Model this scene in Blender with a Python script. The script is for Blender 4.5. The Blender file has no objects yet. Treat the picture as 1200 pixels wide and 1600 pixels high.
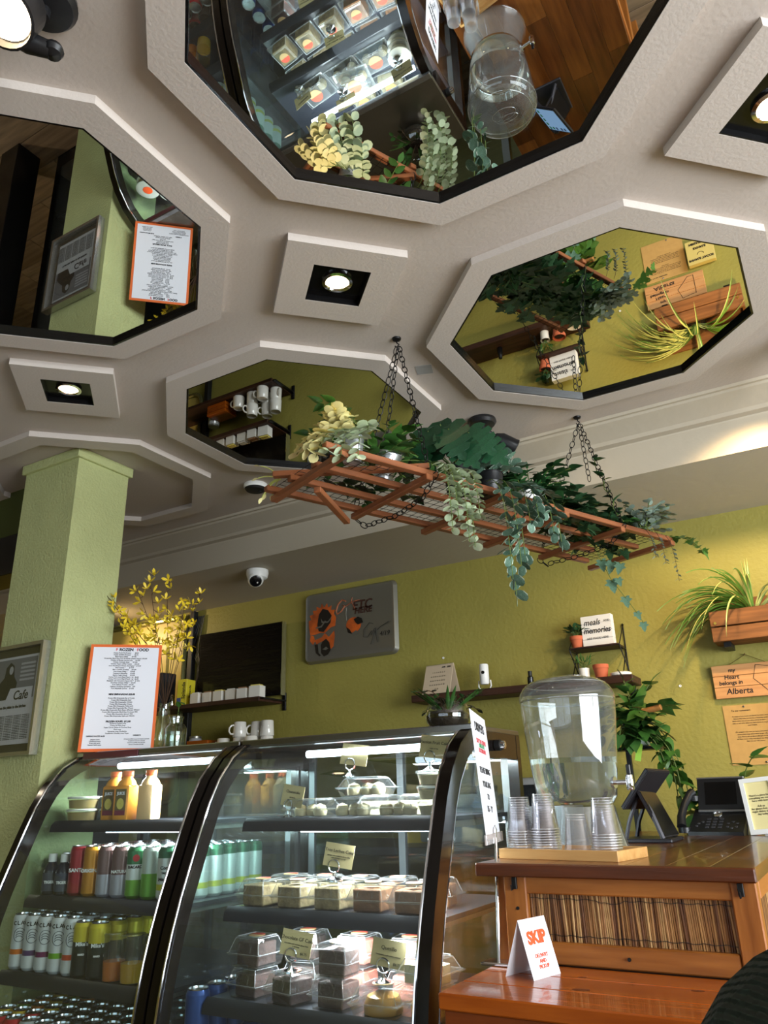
import bpy, bmesh, math, random
from mathutils import Vector, Matrix, Quaternion
R = math.radians
random.seed(7)
sc = bpy.context.scene
col = sc.collection

# ---------------- camera ----------------
cam_d = bpy.data.cameras.new('camera')
cam_d.sensor_fit = 'VERTICAL'; cam_d.sensor_height = 24.0
cam_d.lens = 1187.3 / 1600 * 24.0
cam_d.clip_start = 0.02; cam_d.clip_end = 200
cam = bpy.data.objects.new('camera', cam_d); col.objects.link(cam)
rt = Vector((0.8599, 0.5098, -0.0267)); up = Vector((0.2004, -0.2889, 0.9362)); fw = Vector((-0.4696, 0.8103, 0.3505))
cam.matrix_world = Matrix(((rt.x, up.x, -fw.x, 0), (rt.y, up.y, -fw.y, 0), (rt.z, up.z, -fw.z, 1.10), (0, 0, 0, 1)))
sc.camera = cam

# ---------------- world, daylight, exposure ----------------
w = bpy.data.worlds.new('sky'); sc.world = w; w.use_nodes = True
bg = w.node_tree.nodes['Background']; bg.inputs[0].default_value = (0.72, 0.85, 1.0, 1); bg.inputs[1].default_value = 1.6

def area(name, loc, target, sx, sy, power, colr, spread=180):
    l = bpy.data.lights.new(name, 'AREA'); l.shape = 'RECTANGLE'; l.size = sx; l.size_y = sy
    l.energy = power; l.color = colr; l.spread = R(spread)
    o = bpy.data.objects.new(name, l); col.objects.link(o); o.location = loc
    o.rotation_euler = (Vector(target) - Vector(loc)).to_track_quat('-Z', 'Y').to_euler()
    return o
# daylight entering through the two window walls of the cafe
area('daylight_right_window', (2.95, 0.9, 1.45), (0, 1.3, 1.6), 3.6, 1.7, 250, (0.93, 0.97, 1.0))
area('daylight_front_window', (-0.8, -2.35, 1.5), (-0.8, 2, 1.5), 4.0, 1.5, 7, (0.85, 0.93, 1.0))

sc.view_settings.view_transform = 'Standard'; sc.view_settings.look = 'None'
sc.view_settings.gamma = 1; sc.view_settings.use_curve_mapping = False
sc.view_settings.exposure = 0.27
cy = sc.cycles
cy.max_bounces = 10; cy.diffuse_bounces = 3; cy.glossy_bounces = 5; cy.transmission_bounces = 8; cy.transparent_max_bounces = 24
cy.caustics_reflective = False; cy.caustics_refractive = False; cy.sample_clamp_indirect = 4.0; cy.sample_clamp_direct = 0

# ---------------- materials ----------------
def srgb(r, g, b):
    f = lambda c: (c / 255 / 12.92) if c / 255 <= 0.04045 else ((c / 255 + 0.055) / 1.055) ** 2.4
    return (f(r), f(g), f(b), 1)
MATS = {}
def mat(name, c=(200, 200, 200), rough=0.5, metal=0.0, bump=0.0, bscale=60, spec=0.5, coat=0.0, mott=0.0, mscale=6, c2=None, stretch=None, emit=None, estr=0, trans=0, ior=1.45):
    if name in MATS: return MATS[name]
    m = bpy.data.materials.new(name); m.use_nodes = True; nt = m.node_tree; p = nt.nodes['Principled BSDF']
    base = srgb(*c); p.inputs['Base Color'].default_value = base; p.inputs['Roughness'].default_value = rough
    p.inputs['Metallic'].default_value = metal; p.inputs['Specular IOR Level'].default_value = spec; p.inputs['Coat Weight'].default_value = coat
    p.inputs['IOR'].default_value = ior; p.inputs['Transmission Weight'].default_value = trans
    tc = nt.nodes.new('ShaderNodeTexCoord'); mp = nt.nodes.new('ShaderNodeMapping'); nt.links.new(tc.outputs['Object'], mp.inputs[0])
    if stretch: mp.inputs['Scale'].default_value = stretch
    if mott or c2:
        n = nt.nodes.new('ShaderNodeTexNoise'); n.inputs['Scale'].default_value = mscale; n.inputs['Detail'].default_value = 6
        nt.links.new(mp.outputs[0], n.inputs['Vector'])
        r = nt.nodes.new('ShaderNodeValToRGB'); r.color_ramp.elements[0].position = 0.32; r.color_ramp.elements[1].position = 0.68
        if c2: r.color_ramp.elements[0].color = srgb(*c2); r.color_ramp.elements[1].color = base
        else:
            r.color_ramp.elements[0].color = tuple(x * (1 - mott) for x in base[:3]) + (1,); r.color_ramp.elements[1].color = tuple(min(1, x * (1 + mott)) for x in base[:3]) + (1,)
        nt.links.new(n.outputs[0], r.inputs[0]); nt.links.new(r.outputs[0], p.inputs['Base Color'])
    if bump:
        n2 = nt.nodes.new('ShaderNodeTexNoise'); n2.inputs['Scale'].default_value = bscale; n2.inputs['Detail'].default_value = 4
        nt.links.new(mp.outputs[0], n2.inputs['Vector'])
        b = nt.nodes.new('ShaderNodeBump'); b.inputs['Strength'].default_value = bump; b.inputs['Distance'].default_value = 0.01
        nt.links.new(n2.outputs[0], b.inputs['Height']); nt.links.new(b.outputs[0], p.inputs['Normal'])
    if emit: p.inputs['Emission Color'].default_value = srgb(*emit); p.inputs['Emission Strength'].default_value = estr
    MATS[name] = m; return m
def thin(name, tint=(255, 255, 255), k=1.0, c=0.02, rough=0.01, haze=0.0):
    # a thin clear sheet: Fresnel mirror over a see-through body, a little milky where haze > 0
    if name in MATS: return MATS[name]
    m = bpy.data.materials.new(name); m.use_nodes = True; nt = m.node_tree; nt.nodes.clear()
    out = nt.nodes.new('ShaderNodeOutputMaterial'); t = nt.nodes.new('ShaderNodeBsdfTransparent'); t.inputs[0].default_value = srgb(*tint)
    g = nt.nodes.new('ShaderNodeBsdfGlossy'); g.inputs['Roughness'].default_value = rough; g.inputs[0].default_value = (1, 1, 1, 1)
    fr = nt.nodes.new('ShaderNodeFresnel'); ge = nt.nodes.new('ShaderNodeNewGeometry'); mr = nt.nodes.new('ShaderNodeMapRange'); mr.inputs[3].default_value = 1.5; mr.inputs[4].default_value = 1 / 1.5
    nt.links.new(ge.outputs['Backfacing'], mr.inputs[0]); nt.links.new(mr.outputs[0], fr.inputs[0])
    ma = nt.nodes.new('ShaderNodeMath'); ma.operation = 'MULTIPLY_ADD'; ma.inputs[1].default_value = k; ma.inputs[2].default_value = c; ma.use_clamp = True
    nt.links.new(fr.outputs[0], ma.inputs[0]); mx = nt.nodes.new('ShaderNodeMixShader'); nt.links.new(ma.outputs[0], mx.inputs[0])
    body = t.outputs[0]
    if haze:
        d = nt.nodes.new('ShaderNodeBsdfDiffuse'); d.inputs[0].default_value = (0.9, 0.92, 0.93, 1)
        m2 = nt.nodes.new('ShaderNodeMixShader'); m2.inputs[0].default_value = haze
        nt.links.new(t.outputs[0], m2.inputs[1]); nt.links.new(d.outputs[0], m2.inputs[2]); body = m2.outputs[0]
    nt.links.new(body, mx.inputs[1]); nt.links.new(g.outputs[0], mx.inputs[2]); nt.links.new(mx.outputs[0], out.inputs[0])
    MATS[name] = m; return m
def wood(name, c1, c2, axis=0, rough=0.35, coat=0.3, scale=1.0):
    coat *= .5; rough += .06
    if name in MATS: return MATS[name]
    s = [14, 14, 14]; s[axis] = 1.2; s = tuple(x * scale for x in s)
    return mat(name, c1, rough, coat=coat, c2=c2, mscale=3.0, stretch=s, bump=0.08, bscale=5, spec=0.3)
def emis(name, c, s):
    if name in MATS: return MATS[name]
    m = bpy.data.materials.new(name); m.use_nodes = True; nt = m.node_tree; nt.nodes.clear()
    o = nt.nodes.new('ShaderNodeOutputMaterial'); e = nt.nodes.new('ShaderNodeEmission'); e.inputs[0].default_value = srgb(*c); e.inputs[1].default_value = s
    nt.links.new(e.outputs[0], o.inputs[0]); MATS[name] = m; return m

ceil_m = mat('ceiling_paint', (190, 179, 169), 0.75, bump=0.10, bscale=90, mott=0.02)
ring_m = mat('ring_paint', (196, 186, 177), 0.6, bump=0.10, bscale=120)
soff_m = mat('soffit_paint', (184, 174, 155), 0.7, bump=0.15, bscale=30)
wall_m = mat('olive_wall_paint', (148, 139, 66), 0.55, bump=0.3, bscale=55, mott=0.05, mscale=3)
col_m = mat('column_paint', (182, 188, 132), 0.6, bump=0.5, bscale=90, mott=0.05)
dark_wall = mat('dark_green_wall', (66, 72, 28), 0.7)
mirror_m = mat('mirror_silver', (232, 234, 232), 0.0, metal=1.0)
blk = mat('black_gloss', (14, 14, 15), 0.2)
blkm = mat('black_matte', (18, 18, 19), 0.55)
blkp = mat('black_plastic', (26, 26, 28), 0.35)
iron = mat('black_iron', (16, 15, 15), 0.45, metal=0.3)
chrome = mat('chrome', (225, 226, 228), 0.08, metal=1.0)
steel = mat('brushed_steel', (150, 148, 140), 0.34, metal=.75, mott=0.06, mscale=2, stretch=(1, 30, 1))
galv = mat('galvanised_zinc', (190, 196, 200), 0.35, metal=0.85, mott=0.15, mscale=30)
white = mat('white_plastic', (232, 232, 228), 0.4)
ceramic = mat('white_ceramic', (228, 224, 214), 0.15, coat=0.5)
paper = mat('white_paper', (228, 229, 236), 0.6)
cardm = mat('kraft_card', (206, 186, 136), 0.8)
kraft = mat('brown_kraft_paper', (186, 146, 84), 0.85, mott=0.05, mscale=40)
ink = mat('black_ink', (22, 20, 20), 0.7)
redink = mat('red_ink', (205, 60, 66), 0.7); greenink = mat('green_ink', (60, 150, 96), 0.7); orangeink = mat('orange_ink', (233, 84, 32), 0.6)
orange = mat('orange_border', (226, 108, 48), 0.55)
terra = mat('terracotta', (186, 96, 62), 0.8, mott=0.1)
glass = thin('case_glass', (232, 244, 242), 1.0, 0.03, 0.015, 0.02)
clear = thin('clear_plastic', (250, 251, 251), 1.5, 0.035, 0.05, 0.008)
cupm = thin('cup_plastic', (253, 253, 254), 1.0, 0.008, 0.08, 0.008)
acryl = thin('clear_acrylic', (236, 240, 240), 1.3, 0.02, 0.01, 0.05)
jarm = thin('jar_glass', (228, 238, 234), 1.6, 0.05, 0.01)
rackw = wood('stained_cedar', (150, 92, 58), (108, 62, 38), 0, 0.35, 0.3)
orangew = wood('orange_varnished_pine', (166, 84, 20), (134, 60, 10), 0, 0.18, 0.7)
pinew = wood('counter_pine', (172, 108, 48), (134, 78, 30), 0, 0.35, 0.3)
pinev = wood('counter_pine_upright', (168, 104, 46), (130, 74, 28), 2, 0.35, 0.3)
topw = [wood('butcher_block_%d' % i, c, d, 1, 0.22, 0.6) for i, (c, d) in enumerate([((122, 70, 28), (88, 46, 16)), ((108, 60, 24), (74, 38, 14)), ((136, 82, 36), (98, 54, 22)), ((96, 52, 20), (66, 34, 12))])]
bamb = wood('bamboo_board', (206, 160, 100), (184, 134, 76), 0, 0.4, 0.2)
walnut = wood('planter_wood', (142, 92, 50), (98, 60, 30), 0, 0.55, 0.0)
signw = wood('sign_wood', (206, 154, 100), (184, 128, 78), 0, 0.6, 0.0)
shelfw = wood('dark_shelf_wood', (70, 42, 28), (40, 24, 16), 0, 0.5, 0.1)
soil = mat('potting_soil', (44, 30, 22), 0.95, bump=0.8, bscale=90)

# ---------------- mesh helpers ----------------
class MB:
    def __init__(s): s.bm = bmesh.new()
    def _set(s, fs, mi):
        for f in fs: f.material_index = mi
    def faces(s, vs, fs, mi=0):
        v = [s.bm.verts.new(p) for p in vs]; out = []
        for f in fs:
            try: out.append(s.bm.faces.new([v[i] for i in f]))
            except ValueError: pass
        s._set(out, mi); return out
    def box(s, x0, x1, y0, y1, z0, z1, b=0, mi=0, M=None, seg=1):
        r = bmesh.ops.create_cube(s.bm, size=1); vs = r['verts']
        for v in vs:
            v.co = Vector(((x0 + x1) / 2 + v.co.x * (x1 - x0), (y0 + y1) / 2 + v.co.y * (y1 - y0), (z0 + z1) / 2 + v.co.z * (z1 - z0)))
        fs = list({f for v in vs for f in v.link_faces}); s._set(fs, mi)
        if b:
            es = list({e for v in vs for e in v.link_edges})
            r2 = bmesh.ops.bevel(s.bm, geom=es, offset=b, segments=seg, affect='EDGES', profile=0.5); s._set(r2['faces'], mi)
            vs = list({v for f in fs if f.is_valid for v in f.verts} | {v for f in r2['faces'] for v in f.verts})
        if M is not None:
            for v in vs: v.co = M @ v.co
        return s
    def lathe(s, prof, n=24, c=(0, 0), mi=0, cap0=False, cap1=False, M=None, lo=0, hi=None):
        rings = []
        for r, z in prof:
            rings.append([s.bm.verts.new((c[0] + r * math.cos(2 * math.pi * k / n), c[1] + r * math.sin(2 * math.pi * k / n), z)) for k in range(n)])
        out = []
        for a, b in zip(rings, rings[1:]):
            for k in range(n): out.append(s.bm.faces.new((a[k], a[(k + 1) % n], b[(k + 1) % n], b[k])))
        if cap0: out.append(s.bm.faces.new(rings[0][::-1]))
        if cap1: out.append(s.bm.faces.new(rings[-1]))
        s._set(out, mi)
        if M is not None:
            for rg in rings:
                for v in rg: v.co = M @ v.co
        return s
    def cyl(s, p, q, r, n=12, mi=0, r2=None):
        p, q = Vector(p), Vector(q); d = q - p; L = d.length
        M = Matrix.Translation(p) @ d.to_track_quat('Z', 'Y').to_matrix().to_4x4()
        return s.lathe([(r, 0), (r if r2 is None else r2, L)], n, mi=mi, cap0=True, cap1=True, M=M)
    def tube(s, pts, r, n=6, mi=0, closed=False):
        pts = [Vector(p) for p in pts]; m = len(pts); rings = []
        prev = None
        for i, p in enumerate(pts):
            if closed: d = pts[(i + 1) % m] - pts[i - 1]
            else: d = pts[min(i + 1, m - 1)] - pts[max(i - 1, 0)]
            d.normalize()
            if prev is None:
                a = d.orthogonal().normalized()
            else:
                a = (prev - d * prev.dot(d)); a = a.normalized() if a.length > 1e-6 else d.orthogonal().normalized()
            prev = a; b = d.cross(a)
            rr = r[i] if isinstance(r, (list, tuple)) else r
            rings.append([s.bm.verts.new(p + (a * math.cos(2 * math.pi * k / n) + b * math.sin(2 * math.pi * k / n)) * rr) for k in range(n)])
        out = []
        for i in range(m if closed else m - 1):
            a, b = rings[i], rings[(i + 1) % m]
            for k in range(n): out.append(s.bm.faces.new((a[k], a[(k + 1) % n], b[(k + 1) % n], b[k])))
        if not closed: out.append(s.bm.faces.new(rings[0][::-1])); out.append(s.bm.faces.new(rings[-1]))
        s._set(out, mi); return s
    def prism(s, poly, d0, d1, axis='z', mi=0):
        # polygon (2D) pushed along an axis
        def P(a, b, h): return {'z': (a, b, h), 'y': (a, h, b), 'x': (h, a, b)}[axis]
        n = len(poly); v = [P(a, b, d0) for a, b in poly] + [P(a, b, d1) for a, b in poly]
        fs = [tuple(range(n))[::-1], tuple(range(n, 2 * n))] + [(k, (k + 1) % n, n + (k + 1) % n, n + k) for k in range(n)]
        s.faces(v, fs, mi); return s
    def ring(s, po, pi, z0, z1, mi=0):
        n = len(po)
        v = [(a, b, z0) for a, b in po] + [(a, b, z0) for a, b in pi] + [(a, b, z1) for a, b in po] + [(a, b, z1) for a, b in pi]
        fs = []
        for k in range(n):
            j = (k + 1) % n
            fs += [(k, j, n + j, n + k), (2 * n + k, 3 * n + k, 3 * n + j, 2 * n + j), (k, 2 * n + k, 2 * n + j, j), (n + k, n + j, 3 * n + j, 3 * n + k)]
        s.faces(v, fs, mi); return s
    def strip(s, a, b, mi=0):
        n = len(a); s.faces(list(a) + list(b), [(k, k + 1, n + k + 1, n + k) for k in range(n - 1)], mi); return s
    def mesh(s, name, mats, shift=None, sharp=35):
        bmesh.ops.recalc_face_normals(s.bm, faces=s.bm.faces)
        me = bpy.data.meshes.new(name)
        if shift is not None:
            for v in s.bm.verts: v.co += shift
        for f in s.bm.faces: f.smooth = True
        s.bm.to_mesh(me); s.bm.free()
        for m in (mats if isinstance(mats, (list, tuple)) else [mats]): me.materials.append(m)
        me.set_sharp_from_angle(angle=R(sharp))
        return me
def link(name, data, parent=None, label=None, kind=None):
    o = bpy.data.objects.new(name, data); col.objects.link(o)
    if parent is not None: o.parent = parent
    if label: o['label'] = label
    if kind: o['kind'] = kind
    if parent is not None: CH.setdefault(parent.name, []).append(o)
    return o
CH = {}
class T:
    """a thing: an Empty at its base; parts are children. world=True: parts are given in room coordinates."""
    def __init__(s, name, label, cat, loc=(0, 0, 0), rz=0, group=None, world=False, kind=None):
        s.o = bpy.data.objects.new(name, None); col.objects.link(s.o); s.o.location = loc; s.o.rotation_euler = (0, 0, rz)
        s.o.empty_display_size = 0.05
        if kind: s.o['kind'] = kind
        else: s.o['label'] = label; s.o['category'] = cat
        if group: s.o['group'] = group
        s.shift = -Vector(loc) if world else None
    def part(s, name, mb, m, label=None, under=None, kind=None, sharp=35):
        me = mb.mesh(name, m, s.shift, sharp); return link(name, me, under or s.o, label, kind)
    def inst(s, name, me, M, under=None, label=None):
        o = link(name, me, under or s.o, label)
        if s.shift is not None: M = Matrix.Translation(s.shift) @ M
        o.matrix_local = M; return o
    def text(s, body, size, m, pos, right=(1, 0, 0), upv=(0, 0, 1), align='CENTER', bold=0, under=None, sx=1, shear=0, space=1, kind=None, name='lettering'):
        cu = bpy.data.curves.new(name, 'FONT'); cu.body = body; cu.size = size; cu.align_x = align; cu.align_y = 'CENTER'
        cu.extrude = 0.0003; cu.offset = bold; cu.shear = shear; cu.space_line = space; cu.resolution_u = 3; cu.materials.append(m)
        r = Vector(right).normalized(); u = Vector(upv); u = (u - r * u.dot(r)).normalized(); n = r.cross(u)
        p = Vector(pos) + (s.shift or Vector((0, 0, 0)))
        tmp = bpy.data.objects.new('tmp', cu); me = bpy.data.meshes.new_from_object(tmp); me.name = name; bpy.data.objects.remove(tmp); bpy.data.curves.remove(cu)
        if not me.materials: me.materials.append(m)
        o = link(name, me, under or s.o)
        o.matrix_local = Matrix(((r.x * sx, u.x, n.x, p.x), (r.y * sx, u.y, n.y, p.y), (r.z * sx, u.z, n.z, p.z), (0, 0, 0, 1)))
        return o
def one(name, mb, m, label, cat, group=None, loc=None, sharp=35):
    """a thing that is one mesh, given in room coordinates, origin moved to loc"""
    me = mb.mesh(name, m, -Vector(loc) if loc is not None else None, sharp)
    o = link(name, me, None, label); o['category'] = cat
    if group: o['group'] = group
    if loc is not None: o.location = loc
    return o
def struct(name, mb, m, sharp=35):
    return link(name, mb.mesh(name, m, None, sharp), None, None, 'structure')
def dup(root, loc=None, rz=None, label=None, group=None):
    """a copy of a thing with copies of its parts and sub-parts"""
    def cp(o, par):
        c = o.copy(); col.objects.link(c); c.parent = par
        if par is not None: CH.setdefault(par.name, []).append(c)
        for ch in CH.get(o.name, ()): cp(ch, c)
        return c
    c = cp(root, None)
    if loc is not None: c.location = loc
    if rz is not None: c.rotation_euler = (0, 0, rz)
    if label: c['label'] = label
    if group: c['group'] = group
    return c
def octo(cx, cy, ap):
    r = ap / math.cos(math.pi / 8)
    return [(cx + r * math.cos(math.pi / 8 + k * math.pi / 4), cy + r * math.sin(math.pi / 8 + k * math.pi / 4)) for k in range(8)]

# =============== SETTING ===============
CZ = 2.57          # ceiling
XL, XR, YF, YB = -6.2, 3.0, -2.5, 3.76
m = MB(); m.box(XL, XR, YF, YB + .14, -.12, -.006); floor = struct('floor', m, mat('floor_bed', (52, 42, 34), 0.8))
fl = [wood('floor_plank_wood_%d' % i, c, tuple(int(x * .72) for x in c), 0, 0.45, 0.1, 0.6) for i, c in enumerate([(150, 126, 102), (134, 112, 90), (164, 140, 114)])]
pl = []
for i in range(3):
    m = MB(); m.box(-.598, .598, -.098, .098, -.006, .002, b=.002); pl.append(m.mesh('floor_plank', fl[i]))
k = 0
for j in range(31):
    for i in range(8):
        y = YF + .1 + j * .2; x = XL + .6 + i * 1.2 - (j % 3) * .4
        if -6.3 < x < 3.0 and k < 300:
            o = link('plank', pl[(i * 5 + j * 7) % 3], floor); o.location = (x, y, 0); k += 1
m = MB(); m.box(XL, XR, YF, 2.96, CZ, CZ + .1)
struct('ceiling', m, ceil_m)
m = MB(); m.prism([(2.945, CZ), (2.952, 2.560), (2.966, 2.560), (2.974, 2.552), (3.035, 2.530), (3.070, 2.514), (3.082, 2.501), (3.117, 2.499), (3.120, 2.493), (3.120, 2.352), (YB, 2.322), (YB + .12, 2.322), (YB + .12, CZ + .1), (2.945, CZ + .1)], XL, XR, 'x')
struct('soffit', m, soff_m, 20)
m = MB(); m.box(XL, XR, YB, YB + .12, 0, 2.33); struct('wall_back', m, wall_m)
m = MB(); m.box(XL - .12, XL, YF, YB, 0, CZ); struct('wall_left', m, wall_m)
m = MB()
for y0, y1, z0, z1 in ((YF, -1.0, 0, CZ), (2.9, YB, 0, CZ), (-1.0, 2.9, 0, .55), (-1.0, 2.9, 2.35, CZ)): m.box(XR, XR + .14, y0, y1, z0, z1)
struct('wall_right', m, wall_m)
m = MB()
for x0, x1, z0, z1 in ((XL, -3.0, 0, CZ), (1.4, XR, 0, CZ), (-3.0, 1.4, 0, .7), (-3.0, 1.4, 2.25, CZ)): m.box(x0, x1, YF - .14, YF, z0, z1)
struct('wall_front', m, wall_m)
for nm, ax in (('window_1', 0), ('window_2', 1)):
    f = MB(); g = MB()
    if ax == 0:
        a0, a1, z0, z1 = -1.0, 2.9, .55, 2.35
        for a in (a0, a0 + 1.3, a0 + 2.6, a1 - .06): f.box(XR + .03, XR + .09, a, a + .06, z0, z1, b=.004)
        for z in (z0, z1 - .06): f.box(XR + .031, XR + .089, a0, a1, z, z + .06, b=.004)
        g.box(XR + .055, XR + .061, a0, a1, z0, z1)
    else:
        a0, a1, z0, z1 = -3.0, 1.4, .7, 2.25
        for a in (a0, a0 + 1.45, a0 + 2.9, a1 - .06): f.box(a, a + .06, YF - .09, YF - .03, z0, z1, b=.004)
        for z in (z0, z1 - .06): f.box(a0, a1, YF - .089, YF - .031, z, z + .06, b=.004)
        g.box(a0, a1, YF - .061, YF - .055, z0, z1)
    o = struct(nm, f, blkm); link('pane', g.mesh('pane', thin('window_glass', (250, 252, 252), 1, 0.0)), o)
# header over the opening to the other room, left of the column
m = MB(); m.box(XL, -3.03, 2.10, 2.24, 2.33, CZ); hd = struct('header', m, dark_wall)
m = MB(); m.box(XL, -3.03, 2.085, 2.25, 2.13, 2.33, b=.003); link('beam', m.mesh('beam', blk), hd)
# column
m = MB(); m.box(-3.02, -2.66, 1.945, 2.22, 0, CZ)
co = struct('column', m, col_m)
m = MB(); m.box(-3.035, -2.645, 1.93, 2.235, 2.525, CZ, b=.003); link('cap', m.mesh('cap', col_m), co)
for zz in (0,):
    m = MB(); m.box(-3.03, -2.65, 1.935, 2.23, 0, .1, b=.004); link('base', m.mesh('base', col_m), co)

# ceiling octagons: raised painted rings, mirrors within
GX, GY, SX, SY = -.4565, .992, 1.2298, 1.2594
names = {(0, 0): 'octagonal ceiling mirror in a raised painted ring, showing the cake case and the water dispenser',
         (1, 0): 'octagonal ceiling mirror in a raised ring, showing the column and the framed newspaper',
         (0, 1): 'octagonal ceiling mirror in a raised ring, showing the hanging plants and wooden signs',
         (1, 1): 'octagonal ceiling mirror in a raised ring, showing the wall shelves with white mugs'}
for (i, j), lb in names.items():
    cx, cy_ = GX - i * SX, GY + j * SY
    t = T('ceiling_mirror', lb, 'ceiling mirror', (cx, cy_, CZ), group='octagonal ceiling mirrors')
    m = MB(); m.ring(octo(0, 0, .533), octo(0, 0, .4585), 2.545 - CZ, 0); t.part('ring', m, ring_m)
    m = MB(); m.ring(octo(0, 0, .4588), octo(0, 0, .452), 2.5465 - CZ, -.0005); t.part('frame', m, blk)
    m = MB(); m.prism(octo(0, 0, .4535), 2.5625 - CZ, -.001); t.part('mirror', m, mirror_m)
t = T('ceiling_ring', 'empty octagonal raised ceiling ring without a mirror, around the top of the green column', 'ceiling ring', (GX - 2 * SX, GY + SY, CZ))
m = MB(); m.ring(octo(0, 0, .533), octo(0, 0, .452), 2.545 - CZ, 0); t.part('ring', m, ring_m)
# recessed diamond lights
for cx, cy_, lb in ((-1.062, 1.59, 'square recessed ceiling light set diamond-wise between the four mirrors'),
                    (-2.262, 1.572, 'square recessed ceiling light nearest the green column'),
                    (.135, 1.60, 'square recessed ceiling light at the right edge of the photo')):
    t = T('recessed_light', lb, 'ceiling light', (cx, cy_, CZ), R(45), 'recessed ceiling lights')
    h, hi = .172, .085
    sq = lambda a: [(-a, -a), (a, -a), (a, a), (-a, a)]
    m = MB(); m.ring(sq(h), sq(hi), 2.545 - CZ, 0); t.part('plate', m, ring_m)
    m = MB(); m.prism(sq(hi + .001), 2.566 - CZ, -.0005); m.ring(sq(hi + .0005), sq(hi - .003), 2.546 - CZ, -.002); t.part('housing', m, blk)
    m = MB(); m.lathe([(.044, -.004), (.046, -.012), (.036, -.014), (.032, -.008)], 28); t.part('trim', m, chrome)
    m = MB(); m.lathe([(.0335, -.006), (.028, -.012), (.015, -.0145), (.001, -.015)], 24, cap1=True); t.part('bulb', m, emis('warm_bulb', (255, 214, 160), 14))
    l = bpy.data.lights.new('downlight', 'SPOT'); l.energy = 9; l.color = (1, .82, .6); l.spot_size = R(75); l.spot_blend = .8; l.shadow_soft_size = .03
    o = bpy.data.objects.new('downlight', l); col.objects.link(o); o.parent = t.o; o.location = (0, 0, -.03)
# black track spotlights
def spot(loc, aim, label, power, drop=.10, hr=.036, out=.10, cone=80, colr=(1, .78, .5)):
    t = T('ceiling_spotlight', label, 'spotlight', loc, group='black ceiling spotlights')
    m = MB(); m.lathe([(.001, 0), (.058, 0), (.060, -.012), (.052, -.024), (.02, -.028)], 28, cap1=True); t.part('canopy', m, blkp)
    d = (Vector(aim) - Vector(loc)); dh = Vector((d.x, d.y, 0)).normalized(); e = dh * out + Vector((0, 0, -drop))
    m = MB(); m.cyl((0, 0, -.02), (0, 0, -.05), .012); m.tube([(0, 0, -.045), tuple(dh * .03 + Vector((0, 0, -.055))), tuple(e)], .009, 8); m.lathe([(.001, -.022), (.017, -.02), (.02, 0), (.017, .02), (.001, .022)], 12, M=Matrix.Translation(e)); t.part('arm', m, blkp)
    dd = (Vector(aim) - Vector(loc) - e).normalized(); M = Matrix.Translation(e) @ dd.to_track_quat('Z', 'Y').to_matrix().to_4x4()
    m = MB(); m.lathe([(.001, -.05), (hr * .6, -.048), (hr, -.02), (hr * 1.05, .035), (hr * 1.12, .05), (hr * 1.02, .052), (hr * .9, .03), (hr * .5, .015)], 26, M=M); t.part('head', m, blkp)
    m = MB(); m.lathe([(hr * .88, .034), (hr * .8, .044), (hr * .4, .052), (.001, .054)], 22, M=M, cap1=True); t.part('bulb', m, emis('spot_bulb', (255, 226, 180), 16))
    if power:
        l = bpy.data.lights.new('spot_beam', 'SPOT'); l.energy = power; l.color = colr; l.spot_size = R(cone); l.spot_blend = 1; l.shadow_soft_size = .035
        o = bpy.data.objects.new('spot_beam', l); col.objects.link(o); o.parent = t.o; o.location = e + dd * .062; o.rotation_euler = dd.to_track_quat('-Z', 'Y').to_euler()
    return t
ts = spot((-1.06, .575, CZ), (-.95, .15, 1.6), 'black ceiling spotlight with a lit bulb at the top left corner', 4, .11, .05, .065)
m = MB(); m.tube([(-.03, -.06, -.115), (.0, -.015, -.135), (.022, .012, -.138)], [.022, .020, .016], 12); m.lathe([(.001, .014), (.016, .010), (.020, 0), (.016, -.010), (.001, -.014)], 14, M=Matrix.Translation((.026, .016, -.138))); ts.part('yoke', m, blkp)
spot((-1.069, 2.687, CZ), (-.6, 3.1, 2.2), 'black ceiling spotlight half hidden behind the split-leaf plant on the hanging rack', 1.5, .10, .036, .09)
spot((.13, 2.687, CZ), (-.44, 3.76, 1.66), 'black ceiling spotlight that shines on the wall planter, beyond the right edge', 72, .085, .036, .05, 76, (1, .72, .38))
spot((-4.42, 3.30, 2.34), (-3.75, 3.76, 1.95), 'black spotlight under the soffit that lights the yellow panel, hidden behind the column', 16, .08, .036, .05, 130, (1, .74, .40))
spot((-5.3, 2.75, CZ), (-5.35, 3.6, 2.2), 'black ceiling spotlight in the next room, beyond the black beam', 40, .10, .036, .05, 120, (1, .66, .34))
spot((-4.6, 1.4, CZ), (-4.0, 1.9, 0), 'added unseen black spotlight at the far left, brightening the mirrored floor', 30, .10, .036, .05, 110, (1, .84, .62))  # extra lamp added out of view to brighten the floor in the left mirror
t = T('smoke_detector', 'round white smoke detector with a dark underside on the ceiling', 'smoke detector', (-2.298, 2.70, CZ))
m = MB(); m.lathe([(.058, 0), (.06, -.012), (.054, -.022)], 28); t.part('base', m, white)
m = MB(); m.lathe([(.054, -.022), (.046, -.032), (.02, -.036), (.001, -.037)], 28, cap1=True); m.lathe([(.008, -.036), (.008, -.042), (.001, -.042)], 10, c=(.02, .01)); t.part('grille', m, blkm)
m = MB(); m.box(-.03, .03, -.03, .03, -.0012, 0, M=Matrix.Translation((-1.083, 2.194, CZ)) @ Matrix.Rotation(R(20), 4, 'Z')); one('ceiling_tape', m, mat('grey_tape', (150, 150, 148), .5), 'small square of grey tape stuck on the ceiling beside the hook chain', 'tape')
t = T('security_camera', 'white dome security camera hanging under the soffit', 'camera', (-2.76, 3.285, 2.343))
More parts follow.
